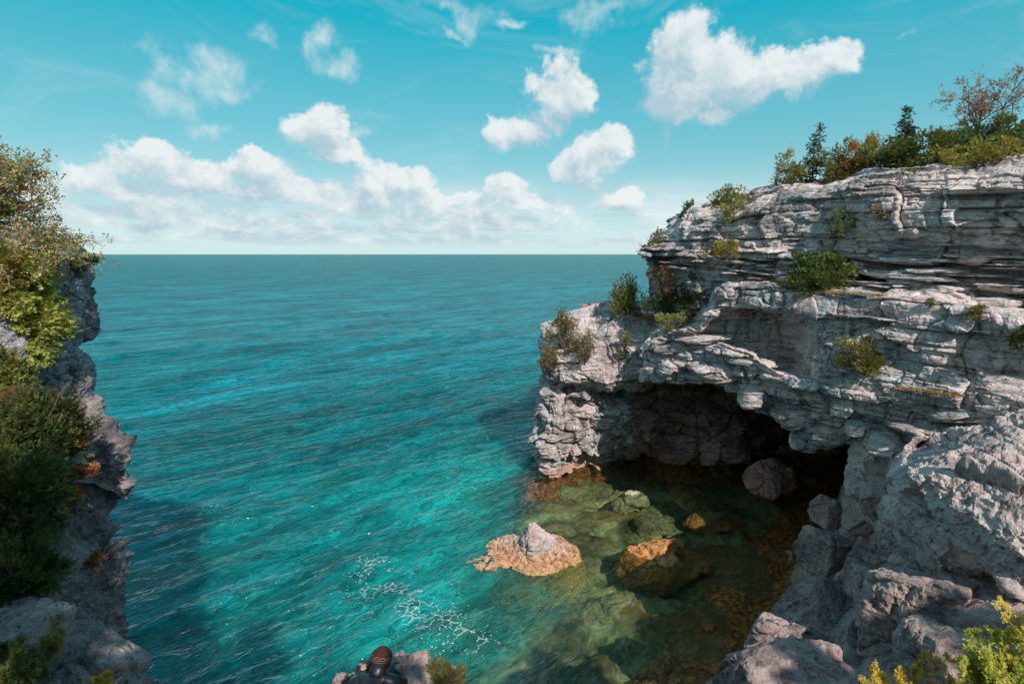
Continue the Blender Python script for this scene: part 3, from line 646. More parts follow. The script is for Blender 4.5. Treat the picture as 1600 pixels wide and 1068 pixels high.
rockthing('rock', 'dark lichen speckled rock shelf in the bottom left corner', W(75, 1070, 4.9), (.78, .7, .46), M_dark, cat='rock', n=130, seed=79, planes=12, cut=.75, rot=.3, tilt=(.1, .15), big=.1, mid=.08, small=.04, crack=.06, cs=.6)
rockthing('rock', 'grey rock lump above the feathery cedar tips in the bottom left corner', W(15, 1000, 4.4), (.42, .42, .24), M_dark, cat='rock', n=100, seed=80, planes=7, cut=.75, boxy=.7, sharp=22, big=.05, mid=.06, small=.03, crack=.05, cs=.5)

# ---- the shelf the camera stands on (behind and below it)
G = []
def vy(x): return 1.0+.25*math.sin(x*1.3)-max(0, x-4)*.0
for (oy, z) in ((-30, 9.2), (-8, 8.6), (-1.5, 8.35), (.0, 8.2), (.35, 7.6), (.6, 5), (.8, 2), (.8, -2)):
    G.append([(x, vy(x)+oy if oy > -5 else oy, z) for x in (-14, -9, -6, -4, -2, 0, 2, 4, 6, 9, 14)])
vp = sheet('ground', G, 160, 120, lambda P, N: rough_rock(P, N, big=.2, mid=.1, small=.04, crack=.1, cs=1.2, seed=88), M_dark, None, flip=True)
tag(vp, 'rocky ground shelf where the photographer stands', 'ground', kind='structure')

# ================================================================== WATER AND SEABED
DS = [(900,790,.9),(985,800,.9),(1080,780,1.3),(1200,800,1.2),(1180,720,1.2),(1260,760,1.0),(1120,730,1.2),(1050,900,1.0),(1000,1000,1.3),(1120,950,.4),(1180,900,.35),(1210,870,.3),(1120,1010,.35),(850,765,1.1),(780,770,2.2),(740,740,3.2),
      (700,800,2.9),(640,860,3.4),(560,830,4.6),(440,900,5.4),(300,720,8),(300,950,5.5),(820,950,1.9),(760,1000,2.2),(660,1050,2.2),(900,1040,1.1),(1000,1060,.9),(640,950,3.2),(500,1010,4.2),
      (740,880,2.6),(930,860,1.1),(830,690,2.6),(770,700,4.5),(650,740,4.4),(560,700,8),(700,640,10),(820,620,8),(400,620,12),(200,800,9),(240,1060,5),(100,700,12),(-400,700,12),(700,560,14),(900,560,14),(400,500,18),(800,480,20),(1200,560,14)]
DP = np.array([WZ(a, b)[:2] for a, b, _ in DS]); DV = np.array([c for *_, c in DS])
def depth(xy):
    out = np.empty(len(xy), np.float32)
    for s in range(0, len(xy), 60000):
        q = xy[s:s+60000]; d2 = ((q[:, None]-DP[None])**2).sum(2)+.25
        wt = d2**-1.9; out[s:s+60000] = (wt*np.log(DV)).sum(1)/wt.sum(1)
    r = np.hypot(xy[:, 0]-3, xy[:, 1]-18)
    return np.exp(out)+np.clip((r-26)/40, 0, 1)*8
WV = []
rw = np.random.RandomState(5)
for i in range(46):
    lam = .55*(9.0**(i/45.)); ang = math.atan2(-.70, .72)+rw.normal()*.30
    WV.append((2*math.pi/lam*math.cos(ang), 2*math.pi/lam*math.sin(ang), rw.rand()*6.28, .0045*lam**.75))
def waves(x, y):
    z = np.zeros_like(x); g = .75+.5*fbm(np.stack([x*.12, y*.12, x*0], 1), 3, 5)
    for kx, ky, ph, a in WV:
        a = a*1.5; s = np.sin(kx*x+ky*y+ph); z += a*(np.exp(s*.9)-1.1)
    cove = np.exp(-(((x-5.5)/5.)**2+((y-17)/7.)**2))      # the cove is sheltered
    d = np.hypot(x, y); fade = np.clip(1.4-d/120, 0, 1)
    return z*g*(1-.72*cove)*fade
rad = np.concatenate([np.linspace(6, 9, 20), 9*(70/9.)**(np.linspace(0, 1, 560)[1:]), 70*(30000/70.)**(np.linspace(0, 1, 90)[1:])])
th = np.linspace(math.radians(-68), math.radians(68), 640)
RR, TT = np.meshgrid(rad, th, indexing='ij'); wx = (RR*np.sin(TT)).ravel(); wy = (RR*np.cos(TT)).ravel()
wz = waves(wx, wy)
F = quads(len(th), len(rad))
dep = depth(np.stack([wx, wy], 1))
m, t, out = new_mat('lake_water')
P = t.node('ShaderNodeNewGeometry').outputs['Position']
dp = t.node('ShaderNodeAttribute', attribute_name='depth').outputs['Fac']
PR = t.node('ShaderNodeMapping', vector_type='POINT', ins={'Vector': P, 'Rotation': (0, 0, math.radians(44))}).outputs[0]
PRs = t.vm('MULTIPLY', PR, (1, .30, 1)); PR2 = t.vm('MULTIPLY', PR, (1, .45, 1))
na = t.noise(PRs, 2.2, 2, .45, .35); nb_ = t.noise(PR2, 6.2, 3, .5, .4); nd_ = t.noise(P, 16, 3, .6, .2); nc_ = t.noise(P, .055, 3, .5)
nf_ = t.noise(PRs, .35, 4, .6, .4)
rdg = lambda n: t.math('SUBTRACT', 1., t.math('ABSOLUTE', t.math('MULTIPLY_ADD', n, 2.6, -1.3)))
hgt = t.math('ADD', t.math('MULTIPLY', t.math('POWER', rdg(na), 1.6), .60), t.math('ADD', t.math('MULTIPLY', t.math('POWER', rdg(nb_), 1.5), .30), t.math('MULTIPLY', nd_, .05)))
hgt = t.math('ADD', hgt, t.math('ADD', t.math('MULTIPLY', nf_, 2.4), t.math('MULTIPLY', t.noise(t.vm('MULTIPLY', PR, (1, .3, 1)), .12, 3, .5, .3), 6.)))
calm = t.ss(dp, .8, 3.2, .30, 1.)
bmp = t.node('ShaderNodeBump', ins={'Strength': calm, 'Distance': .25, 'Height': hgt}).outputs[0]
body = t.ramp(t.math('DIVIDE', dp, 14.), [(.0, (.06, .09, .05)), (.09, (.05, .14, .09)), (.16, (.010, .27, .22)), (.22, (.003, .29, .265)), (.31, (.001, .165, .158)), (.45, (.001, .125, .13)), (.75, (.001, .15, .165)), (1., (.001, .185, .215))])
nfar = t.noise(t.vm('MULTIPLY', PR, (1, .25, 1)), .11, 5, .65, .3)
gust = t.math('MULTIPLY', t.ss(nc_, .35, .65, .92, 1.08), t.math('MULTIPLY', t.ss(nf_, .36, .64, .80, 1.22), t.ss(nfar, .36, .64, .80, 1.22)))
ln = lambda n, w_: t.ss(t.math('ABSOLUTE', t.math('SUBTRACT', n, .5)), w_, .0)
lines = t.math('MULTIPLY', t.math('ADD', t.math('MULTIPLY', ln(nb_, .03), .7), ln(na, .022)), t.ss(nf_, .36, .6))
crest = t.math('ADD', t.math('ADD', t.ss(nb_, .44, .62, 0, .3), t.ss(na, .46, .62, 0, .3)), t.math('MULTIPLY', lines, .75))      # crest highlights and darker troughs painted into the water colour
body = t.vm('SCALE', body); t.put(body.node.inputs['Scale'], t.math('MULTIPLY', gust, t.math('MULTIPLY_ADD', crest, 1.15, .55)))
lp = t.math('MULTIPLY', t.math('SUBTRACT', 1., t.math('EXPONENT', t.math('MULTIPLY', dp, -.55))), t.ss(dp, .9, 3.0, .10, 1.))
tr_c = t.ramp(t.math('DIVIDE', dp, 4.), [(0, (.95, .93, .85)), (.25, (.70, .76, .60)), (.6, (.32, .50, .38)), (1, (.06, .3, .26))])
dif = t.node('ShaderNodeSubsurfaceScattering', falloff='BURLEY', ins={'Color': body, 'Scale': 1.6, 'Radius': (.6, 1., 1.), 'Normal': bmp})
tr_c = t.vm('SCALE', tr_c); t.put(tr_c.node.inputs['Scale'], t.math('MULTIPLY_ADD', crest, .55, .72))
trn = t.node('ShaderNodeBsdfTransparent', ins={'Color': tr_c})
mx = t.node('ShaderNodeMixShader', ins={0: lp, 1: trn.outputs[0], 2: dif.outputs[0]})
gl = t.node('ShaderNodeBsdfGlossy', ins={'Color': (.86, .97, 1, 1), 'Roughness': .07, 'Normal': bmp})
fr = t.node('ShaderNodeFresnel', ins={'IOR': 1.33, 'Normal': bmp}).outputs[0]
fr = t.math('MINIMUM', t.math('MULTIPLY', fr, 1.5), .26)      # a choppy lake turns its facets to the viewer, so far water mirrors less
mg = t.node('ShaderNodeMixShader', ins={0: fr, 1: mx.outputs[0], 2: gl.outputs[0]})
t.l.new(mg.outputs[0], out.inputs[0]); M_water = m
wa = mesh_np('water', np.stack([wx, wy, wz], 1), F[:, ::-1], M_water, None, True, attrs={'depth': dep})
tag(wa, 'turquoise lake water rippling from the cove out to the horizon', 'water', kind='structure')
# far side bands keep the lake whole to the sides and behind
V = []; Fq = []
for s in (-1, 1):
    a0, a1 = math.radians(68)*s, math.radians(150)*s; b = len(V)
    for a in (a0, a1):
        for r in (16, 60, 400, 30000): V.append((r*math.sin(a), r*math.cos(a), 0))
    for k in range(3):
        q = [b+k, b+k+1, b+5+k, b+4+k]; Fq.append(q if s > 0 else q[::-1])
# one more strip so the arcs stay convex
side = mesh_np('water', V, Fq, M_water, None, True, attrs={'depth': [14]*len(V)}); tag(side, 'open lake water beyond both sides of the bay', 'water', kind='structure'); side.location.z = -.02
# seabed
gx = np.linspace(-22, 24, 330); gy = np.linspace(6, 46, 300); X_, Y_ = np.meshgrid(gx, gy)
xy = np.stack([X_.ravel(), Y_.ravel()], 1); dz = depth(xy); p3 = np.stack([xy[:, 0], xy[:, 1], xy[:, 0]*0], 1)
sb = -dz+np.minimum(dz*.45, .5)*(fbm(p3*.8, 4, 91)+.5*ridged(p3*1.7, 3, 92)); sb = np.minimum(sb, -.12)
m, t, out = new_mat('seabed'); P = t.node('ShaderNodeNewGeometry').outputs['Position']
n = t.noise(P, .9, 6, .65, .5); n2 = t.noise(P, 5, 5, .6)
c = t.ramp(t.math('ADD', t.math('MULTIPLY', n, .75), t.math('MULTIPLY', n2, .25)), [(.36, (.05, .065, .03)), (.46, (.17, .19, .10)), (.54, (.40, .42, .26)), (.64, (.70, .70, .50))])
zz_ = t.xyz(P)[2]; c = t.mix(t.ss(t.math('ADD', zz_, t.math('MULTIPLY', n, .6)), -.75, -.25, 0, .85), c, t.mix(n2, (.10, .035, .01), (.36, .16, .05)))
p = t.node('ShaderNodeBsdfPrincipled', ins={'Base Color': c, 'Roughness': .9}); t.l.new(p.outputs[0], out.inputs[0])
sea = mesh_np('seabed', np.stack([xy[:, 0], xy[:, 1], sb], 1), quads(330, 300), m, None, True); tag(sea, 'stony olive seabed seen through the clear shallows', 'seabed', kind='structure')

# rocks in the cove
def wrock(name, label, px, py, z, r, mat, **kw):
    c = WZ(px, py, z); return rockthing(name, label, c, r, mat, cat=kw.pop('cat', 'rock'), **kw)
wrock('rock', 'orange based rock mound breaking the surface beside the turquoise channel', 832, 893, -.66, (1.85, 1.3, 1.2), M_isle, n=150, seed=101, planes=14, cut=.74, rot=-.1, big=.15, ang=.3, mid=.15, small=.06, crack=.08, cs=.8)
wrock('rock', 'low orange arm of rock just awash to the left of the orange based mound', 768, 890, -.22, (1.15, .75, .50), M_isle, n=110, seed=102, planes=12, cut=.74, rot=.2, big=.15, ang=.3, mid=.12, small=.06, crack=.08, cs=.7)
wrock('rock', 'pinkish white peak standing on the orange based mound', 838, 858, .30, (.66, .55, .95), M_isle, n=100, seed=144, planes=7, cut=.55, rot=.5, big=.08, mid=.1, small=.05, crack=.06, cs=.5)
wrock('submerged_rock', 'rusty brown rock just awash in the middle of the cove', 1035, 885, -.45, (1.5, 1.0, .62), M_sub, n=110, seed=107, planes=9, cut=.7, rot=.2, big=.2, mid=.14, small=.05, crack=.08, cs=.8)
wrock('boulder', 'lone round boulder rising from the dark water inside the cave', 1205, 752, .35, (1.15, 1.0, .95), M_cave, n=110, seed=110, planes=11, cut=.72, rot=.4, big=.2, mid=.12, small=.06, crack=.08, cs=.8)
wrock('submerged_rock', 'dim brown rock under the water left of the cave boulder', 1078, 780, -.5, (1.1, .9, .5), M_sub, n=60, seed=112, planes=9, cut=.7)
wrock('submerged_rock', 'small mustard yellow rock underwater near the headland foot', 985, 790, -.5, (.7, .55, .4), M_subo, n=60, seed=114, planes=9, cut=.7)
wrock('submerged_rock', 'broad pale olive slab underwater in front of the headland', 915, 775, -1.2, (1.9, 1.2, .5), M_subo, n=70, seed=116, planes=9, cut=.7)
wrock('submerged_rock', 'greenish rock underwater behind the rusty brown rock', 1020, 825, -.8, (.8, .7, .4), M_subo, n=60, seed=118, planes=9, cut=.7)
wrock('submerged_rock', 'large flat olive slab underwater right of the rusty brown rock', 1130, 890, -1.25, (1.5, 1.3, .45), M_subo, n=60, seed=120, planes=9, cut=.7)
wrock('submerged_rock', 'low dark slab underwater between the cave boulder and the buttress', 1120, 820, -.9, (1.2, .8, .4), M_sub, n=60, seed=122, planes=9, cut=.7)
wrock('submerged_rock', 'pale greenish rock underwater near the bottom of the cove', 960, 960, -1.25, (1.1, .9, .45), M_subo, n=60, seed=124, planes=9, cut=.7)
# foam: flecks drifting on the surface
rf = np.random.RandomState(9); V = []; Fo = []
path = np.array([WZ(585, 880)[:2], WZ(602, 925)[:2], WZ(655, 965)[:2], WZ(752, 1004)[:2]]); cxy = []
for i in range(16000):
    u = rf.rand()*3; k = min(int(u), 2); f = u-k; c = path[k]*(1-f)+path[k+1]*f; wdt = .28+.42*math.sin(u*1.05)**2
    cxy.append(c+np.array([rf.normal()*wdt, rf.normal()*wdt*.8]))
cxy = np.array(cxy); q = np.stack([cxy[:, 0], cxy[:, 1], cxy[:, 0]*0], 1); qw = cxy+.12*np.stack([fbm(q*3, 3, 21), fbm(q*3+7, 3, 22)], 1)
F1, F2, _ = worley2(qw[:, 0]*4.6, qw[:, 1]*4.6, np.zeros(len(qw), np.int64), 4)
cxy = cxy[((F2-F1) < .085+.16*fbm(q*2.5, 3, 8)) & (fbm(q*1.7, 3, 31) > -.25)]
for c in cxy:
    n = 9; r0 = .006+.011*rf.rand()**2; el_ = 1+rf.rand()*1.6; an = math.radians(40)+rf.normal()*.6; b = len(V); V.append((c[0], c[1], 0))
    for j in range(n):
        a = j*6.283/n; rr = r0*(.55+.9*rf.rand()); u_ = math.cos(a)*rr*el_; v_ = math.sin(a)*rr
        V.append((c[0]+u_*math.cos(an)-v_*math.sin(an), c[1]+u_*math.sin(an)+v_*math.cos(an), 0))
    for j in range(n): Fo.append((b, b+1+j, b+1+(j+1) % n))
V = np.array(V); V[:, 2] = waves(V[:, 0], V[:, 1])+.035
M_foam = plain('foam', (.36, .42, .42), rough=.9, bump=.6, scale=40, var=.25)
fo = mesh_np('foam', V, Fo, M_foam); tag(fo, 'trail of white foam flecks drifting on the water at the bottom', 'foam', kind='stuff')

# ================================================================== VEGETATION
GREEN = [(.055,.085,.022),(.075,.105,.025),(.11,.125,.03),(.045,.07,.02)]
OLIVE = [(.11,.115,.03),(.15,.145,.04),(.19,.175,.045),(.08,.09,.025)]
YELL = [(.24,.21,.05),(.30,.25,.06),(.17,.17,.04),(.30,.17,.04)]
RUST = [(.28,.085,.04),(.36,.13,.06),(.20,.06,.035),(.33,.19,.08)]
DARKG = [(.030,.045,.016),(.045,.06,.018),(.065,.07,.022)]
def frond(n, seed=0, w=.10, ang=50, wide=.38):
    """flat spray: a rachis with paired side twigs, each a thin tapered blade. x is forward"""
    r = np.random.RandomState(seed); V = []; F = []
    def blade(a, b, wd, up):
        d = b-a; L = np.linalg.norm(d); d = d/max(L, 1e-6); s = np.cross(d, up); k = len(V)
        V.extend([a-s*wd*.35, a+d*L*.5+s*wd, b, a+d*L*.5-s*wd]); F.append((k, k+1, k+2, k+3))
    up = np.array([0, 0, 1.]); blade(np.zeros(3), np.array([1., 0, 0]), w*.6, up)
    for i in range(n):
        f = (i+.7)/(n+.6); L = wide*(1-f*.55)*(.8+.4*r.rand())
        for s in (-1, 1):
            a = math.radians(ang+r.normal()*9)*s; b = np.array([f+L*math.cos(a), L*math.sin(a), r.normal()*.06])
            blade(np.array([f, 0, 0]), b, w, np.array([r.normal()*.4, r.normal()*.4, 1.]))
    return np.array(V), np.array(F)
def leafcluster(n, seed=0, size=.3):
    r = np.random.RandomState(seed); V = []; F = []
    for i in range(n):
        c = np.array([r.rand(), r.normal()*.17, r.normal()*.17]); d = r.normal(size=3)+np.array([.8, 0, .1]); d /= np.linalg.norm(d)
        u = r.normal(size=3); s = np.cross(d, u); s /= np.linalg.norm(s); L = size*(.7+.6*r.rand()); k = len(V)
        V.extend([c, c+d*L*.5+s*L*.3, c+d*L, c+d*L*.5-s*L*.3]); F.append((k, k+1, k+2, k+3))
    return np.array(V), np.array(F)
TF = {'tiny': [frond(1, i, .16, 48, .5) for i in range(4)], 'small': [frond(2, i, .11, 48, .45) for i in range(4)], 'mid': [frond(4, i, .075) for i in range(5)],
      'leaf': [leafcluster(4, i, .42) for i in range(6)], 'broad': [leafcluster(7, i, .34) for i in range(6)], 'needle': [frond(4, i, .035, 40, .35) for i in range(4)]}
def place(tmpl, pos, dirs, ups, scale, cols, R):
    pos = np.asarray(pos); n = len(pos); d = dirs/np.maximum(np.linalg.norm(dirs, axis=1, keepdims=True), 1e-6)
    s = np.cross(ups, d); s /= np.maximum(np.linalg.norm(s, axis=1, keepdims=True), 1e-6); u = np.cross(d, s)
    pick = R.randint(len(tmpl), size=n); VV = []; FF = []; CC = []; off = 0
    for k, (tv, tf) in enumerate(tmpl):
        I = np.where(pick == k)[0]
        if not len(I): continue
        v = (tv[None, :, 0:1]*d[I][:, None]+tv[None, :, 1:2]*s[I][:, None]+tv[None, :, 2:3]*u[I][:, None])*scale[I][:, None, None]+pos[I][:, None]
        VV.append(v.reshape(-1, 3)); FF.append((tf[None]+(np.arange(len(I))*len(tv))[:, None, None]).reshape(-1, tf.shape[1])+off); off += len(I)*len(tv)
        CC.append(np.repeat(cols[I], len(tv), 0))
    return np.concatenate(VV), np.concatenate(FF), np.concatenate(CC)
def tube(pts, r0, r1, n=5):
    pts = np.asarray(pts, float); V = []; F = []; m = len(pts)
    for i, p in enumerate(pts):
        d = pts[min(i+1, m-1)]-pts[max(i-1, 0)]; d /= max(np.linalg.norm(d), 1e-6); a = np.cross(d, (0.3, .1, 1.) if abs(d[2]) < .9 else (1, 0, 0)); a /= np.linalg.norm(a); b = np.cross(d, a)
        r = r0+(r1-r0)*i/(m-1)
        for j in range(n): V.append(p+r*(math.cos(j*6.283/n)*a+math.sin(j*6.283/n)*b))
    for i in range(m-1):
        for j in range(n): F.append((i*n+j, i*n+(j+1) % n, (i+1)*n+(j+1) % n, (i+1)*n+j))
    return np.array(V), np.array(F)
class Acc:
    def __init__(s): s.V = []; s.F = []; s.n = 0
    def add(s, vf): s.V.append(vf[0]); s.F.append(vf[1]+s.n); s.n += len(vf[0])
    def out(s): return np.concatenate(s.V), np.concatenate(s.F)
def bend(a, b, R, k=5, amt=.12):
    a = np.asarray(a, float); b = np.asarray(b, float); L = np.linalg.norm(b-a); o = R.normal(size=3)*L*amt
    return [a+(b-a)*t+o*math.sin(t*math.pi)+R.normal(size=3)*L*.02*(0 < t < 1) for t in np.linspace(0, 1, k)]
def pickcols(pal, n, R, var=.25):
    c = np.array(pal)[R.randint(len(pal), size=n)]; return np.clip(c*(1+var*R.normal(size=(n, 1))), .005, .6)
def bush(name, label, base, size, pal, seed, nc=22, per=45, leaf=.10, kind='small', clump=.30, up=.5, outw=1., tips=None, tipf=.0, cat='shrub', group=None, stem=.025, droop=0., hollow=.0, lean=(0, 0)):
    R = np.random.RandomState(seed); base = np.array(base, float); sx, sy, sz = size; per = int(per*1.35); pal = [tuple(min(.6, a*1.45) for a in c) for c in pal]
    t = empty(name, base); tag(t, label, cat, group)
    cen = []
    while len(cen) < nc:
        p = R.normal(size=3); p /= np.linalg.norm(p); r = R.rand()**.42
        if r < hollow: continue
        p = p*r*(.75+.45*R.rand())
        if p[2] < -.65: continue
        cen.append(np.array([p[0]*sx+lean[0]*(p[2]+1), p[1]*sy+lean[1]*(p[2]+1), (p[2]+.62)*sz*.74]))
    cen = np.array(cen); mid = np.array([0, 0, sz*.3])
    A = Acc()
    for c in cen:
        A.add(tube(bend((R.normal()*.05*sx, R.normal()*.05*sy, -.08*sz), c*.93, R), stem, stem*.25, 4))
    for c in cen[:max(4, nc//4)]:
        e = c*(1.15+.25*R.rand())+np.array([0, 0, .12*sz*R.rand()]); A.add(tube(bend(c*.5, e, R), stem*.35, stem*.1, 3)); A.add(tube(bend(c*.9, e+R.normal(size=3)*.12*np.array([sx, sy, sz]), R, 4), stem*.2, stem*.08, 3))
    V, F = A.out(); mesh_np('stem', V, F, M_bark, t)
    P = []; D = []; Cc = []
    for c in cen:
        q = R.normal(size=(per, 3)); q /= np.linalg.norm(q, axis=1, keepdims=True); rr = R.rand(per, 1)**.5
        cs = clump*(.45+.95*R.rand())*np.array([max(sx, .2), max(sy, .2), max(sz, .2)*.8]); P.append(c+q*rr*cs)
        out = (c-mid); out = out/max(np.linalg.norm(out), 1e-3)
        D.append(q*.9+out*outw+np.array([0, 0, up-droop])+R.normal(size=(per, 3))*.25)
        cb = np.array(pal[R.randint(len(pal))]); cl = pickcols(pal, per, R)*.5+cb*.5*(1+.2*R.normal())
        if tips is not None and R.rand() < tipf: cl = cl*.4+np.array(tips[R.randint(len(tips))])*.6
        Cc.append(cl)
    P = np.concatenate(P); D = np.concatenate(D); Cc = np.clip(np.concatenate(Cc), .004, .6)
    n = len(P); ups = np.tile([0, 0, 1.], (n, 1))+R.normal(size=(n, 3))*.5
    V, F, C_ = place(TF[kind], P, D, ups, leaf*(.7+.6*R.rand(n)), Cc, R)
    mesh_np('foliage', V, F, M_leaf, t, col=C_)
    return t
def conifer(name, label, base, h, r, pal, seed, tiers=16, per=8, leaf=.14, kind='needle', cat='tree', dens=1., gap=0.):
    R = np.random.RandomState(seed); t = empty(name, base); tag(t, label, cat)
    V, F = tube(bend((0, 0, -.2), (R.normal()*.03*h, 0, h), R, 7, .02), .018*h, .004*h, 6); mesh_np('trunk', V, F, M_bark, t)
    A = Acc(); P = []; D = []; C_ = []
    for k in range(tiers):
        f = .12+.86*k/(tiers-1); z = f*h
        for j in range(per):
            if R.rand() < gap: continue
            a = R.rand()*6.283; L = r*(1-f)**.75*(.55+.6*R.rand())+.04*h*.4
            tip = np.array([math.cos(a)*L, math.sin(a)*L, z-L*.25+R.normal()*.03*h]); root = np.array([0, 0, z+R.normal()*.01*h])
            A.add(tube([root, root*.5+tip*.5+np.array([0, 0, .03*L]), tip], .006*h, .002*h, 3))
            m = max(2, int(dens*L/leaf*2.4))
            for q in np.linspace(.2, 1, m):
                c = root*(1-q)+tip*q; P.append(c); D.append((tip-root)/max(L, .05)+R.normal(size=3)*.55+np.array([0, 0, .1])); C_.append(pal[R.randint(len(pal))])
    for q in np.linspace(.9, 1.0, 6): P.append(np.array([0, 0, q*h])); D.append(np.array([R.normal()*.4, R.normal()*.4, 1.])); C_.append(pal[0])
    V, F = A.out(); mesh_np('branches', V, F, M_bark, t)
    P = np.array(P); D = np.array(D); n = len(P); C_ = np.clip(np.array(C_)*(1+.25*R.normal(size=(n, 1))), .004, .6)
    V, F, Cv = place(TF[kind], P, D, np.tile([0, 0, 1.], (n, 1))+R.normal(size=(n, 3))*.3, leaf*(.7+.6*R.rand(n)), C_, R)
    mesh_np('crown', V, F, M_leaf, t, col=Cv); return t
def limbtree(name, label, base, tips_, pal, seed, leaf=.12, kind='broad', per=9, depthn=3, r0=.05, spread=.5, cat='tree', leafless=0., bark=None, dir0=(0, 0, 1.), L0=1., grav=.0, minlen=.16):
    R = np.random.RandomState(seed); t = empty(name, base); tag(t, label, cat); A = Acc(); P = []; D = []
    def grow(p, d, L, r, lv):
        pts = [p]; q = p.copy(); dd = d.copy()
        for _ in range(4):
            dd = dd+R.normal(size=3)*.16-np.array([0, 0, grav]); dd /= np.linalg.norm(dd); q = q+dd*L/4; pts.append(q.copy())
        A.add(tube(pts, r, r*.55, 5 if lv < 2 else 3))
        if lv >= depthn-1 or L < minlen:
            for s in range(per):
                f = R.rand(); i = min(int(f*4), 3); c = pts[i]+(pts[i+1]-pts[i])*(f*4-i)
                if R.rand() > leafless: P.append(c+R.normal(size=3)*leaf*.35); D.append(dd+R.normal(size=3)*.8)
        if lv < depthn:
            for s in range(R.randint(3, 5)):
                f = .35+.65*R.rand(); i = min(int(f*4), 3); c = pts[i]+(pts[i+1]-pts[i])*(f*4-i)
                nd = dd+R.normal(size=3)*spread; nd /= np.linalg.norm(nd); grow(c, nd, L*(.55+.25*R.rand()), r*.5, lv+1)
    for d, L in tips_:
        d = np.array(d, float); grow(np.zeros(3), d/np.linalg.norm(d), L, r0, 0)
    V, F = A.out(); mesh_np('branches', V, F, bark or M_bark, t)
    if P:
        P = np.array(P); D = np.array(D); n = len(P)
        V, F, Cv = place(TF[kind], P, D, R.normal(size=(n, 3))+np.array([0, 0, 1]), leaf*(.7+.6*R.rand(n)), pickcols(pal, n, R), R); mesh_np('crown', V, F, M_leaf, t, col=Cv)
    return t

# ---- ridge of the right cliff
def YR(px): return YU(px)+1.9
def rb(px, py, w_, h_, lab, pal, seed, dY=0., **kw):
    Y0 = YR(px)+dY; b = W(px, py, Y0); k = Y0/880.
    return bush(kw.pop('name', 'cedar_shrub'), lab, b, (w_*k/2, kw.pop('dep', w_*k/2), h_*k), pal, seed, **kw)
GR = 'shrubs along the clifftop ridge'
rb(1070, 356, 22, 34, 'tiny dark shrub at the low far end of the clifftop', GREEN, 201, nc=12, per=30, leaf=.13, group=GR, cat='shrub')
rb(1132, 338, 56, 36, 'yellow green shrub at the far end of the ridge, right of the tiny one', OLIVE, 202, nc=24, per=45, leaf=.14, group=GR)
rb(1160, 352, 62, 44, 'golden olive shrub spilling over the cliff edge at the low end of the ridge', YELL+OLIVE, 203, dY=-1.2, nc=26, per=45, leaf=.13, group=GR)
conifer('spruce_tree', 'short thin spruce at the low end of the ridge beside golden shrubs', W(1212, 305, YR(1212)), 1.05, .35, DARKG+GREEN, 204, tiers=13, per=7, leaf=.13)
rb(1238, 300, 60, 44, 'golden green shrub left of the tall thin spruce', YELL+OLIVE, 205, nc=26, per=48, leaf=.13, group=GR, name='cedar_shrub')
conifer('spruce_tree', 'tall thin spruce with see through branches on the ridge', W(1274, 292, YR(1274)), 2.0, .55, DARKG+GREEN, 206, tiers=18, per=7, leaf=.15, gap=.15, kind='small', dens=1.3)
rb(1312, 290, 66, 46, 'round olive shrub right of the tall thin spruce', OLIVE+GREEN, 207, nc=28, per=50, leaf=.13, group=GR)
rb(1340, 284, 50, 58, 'amber tinted shrub between the two spruces', YELL+RUST[:1]+OLIVE, 208, nc=24, per=42, leaf=.13, tips=RUST, tipf=.3, group=GR)
limbtree('maple_sapling', 'small red leaved sapling left of the bushy dark conifer', W(1362, 278, YR(1362)+.4), [((0, 0, 1), 1.1), ((.2, 0, 1), .9)], RUST, 209, leaf=.11, kind='leaf', per=7, depthn=2, r0=.02)
rb(1385, 276, 92, 50, 'dense mid green shrub beneath the bushy dark conifer', GREEN+OLIVE, 210, nc=36, per=55, leaf=.14, group=GR)
conifer('cedar_tree', 'bushy dark conifer leaning over the ridge, thicker than the thin spruce', W(1407, 262, YR(1407)+.6), 1.75, .62, DARKG+GREEN[:2], 211, tiers=15, per=9, leaf=.18, kind='small', dens=1.3)
rb(1450, 272, 90, 50, 'mid green shrub right of the bushy dark conifer', GREEN+OLIVE[:2], 212, nc=34, per=55, leaf=.14, group=GR)
rb(1500, 262, 120, 52, 'large dark green cedar thicket below the red leaved tree', GREEN+DARKG, 213, dY=1.0, nc=46, per=62, leaf=.14, group=GR)
rb(1532, 264, 110, 34, 'golden spreading shrub on the cliff edge below the cedar thicket', YELL+OLIVE, 214, dY=-.6, nc=34, per=52, leaf=.11, group=GR)
rb(1570, 255, 100, 50, 'deep green cedar thicket at the right end of the ridge', GREEN+DARKG, 215, dY=.9, nc=42, per=60, leaf=.13, group=GR)
rb(1625, 250, 120, 50, 'green cedar cut by the right edge of the photo on the ridge', GREEN+OLIVE[:1], 216, dY=.6, nc=40, per=55, leaf=.13, group=GR)
limbtree('maple_tree', 'sparse red and orange leaved tree standing highest on the ridge', W(1530, 232, YR(1530)+1.6), [((-.1, 0, 1), 1.45), ((.25, 0, 1), 1.4), ((-.5, 0, .9), 1.15), ((.05, 0, 1), 1.2)], RUST+[(.36,.17,.06)], 217, leaf=.11, kind='leaf', per=7, depthn=3, r0=.035, spread=.42)
limbtree('dead_shrub', 'bare twiggy shrub to the right of the red leaved tree', W(1560, 220, YR(1560)+1.6), [((.6, 0, .9), 1.3), ((.9, 0, .7), 1.1)], RUST, 218, leaf=.08, leafless=1.1, depthn=3, r0=.015, spread=.3)
rb(1425, 282, 40, 16, 'low green tuft at the edge of the cliff below the ridge shrubs', OLIVE, 219, dY=-1.1, nc=14, per=30, leaf=.08, group=GR)
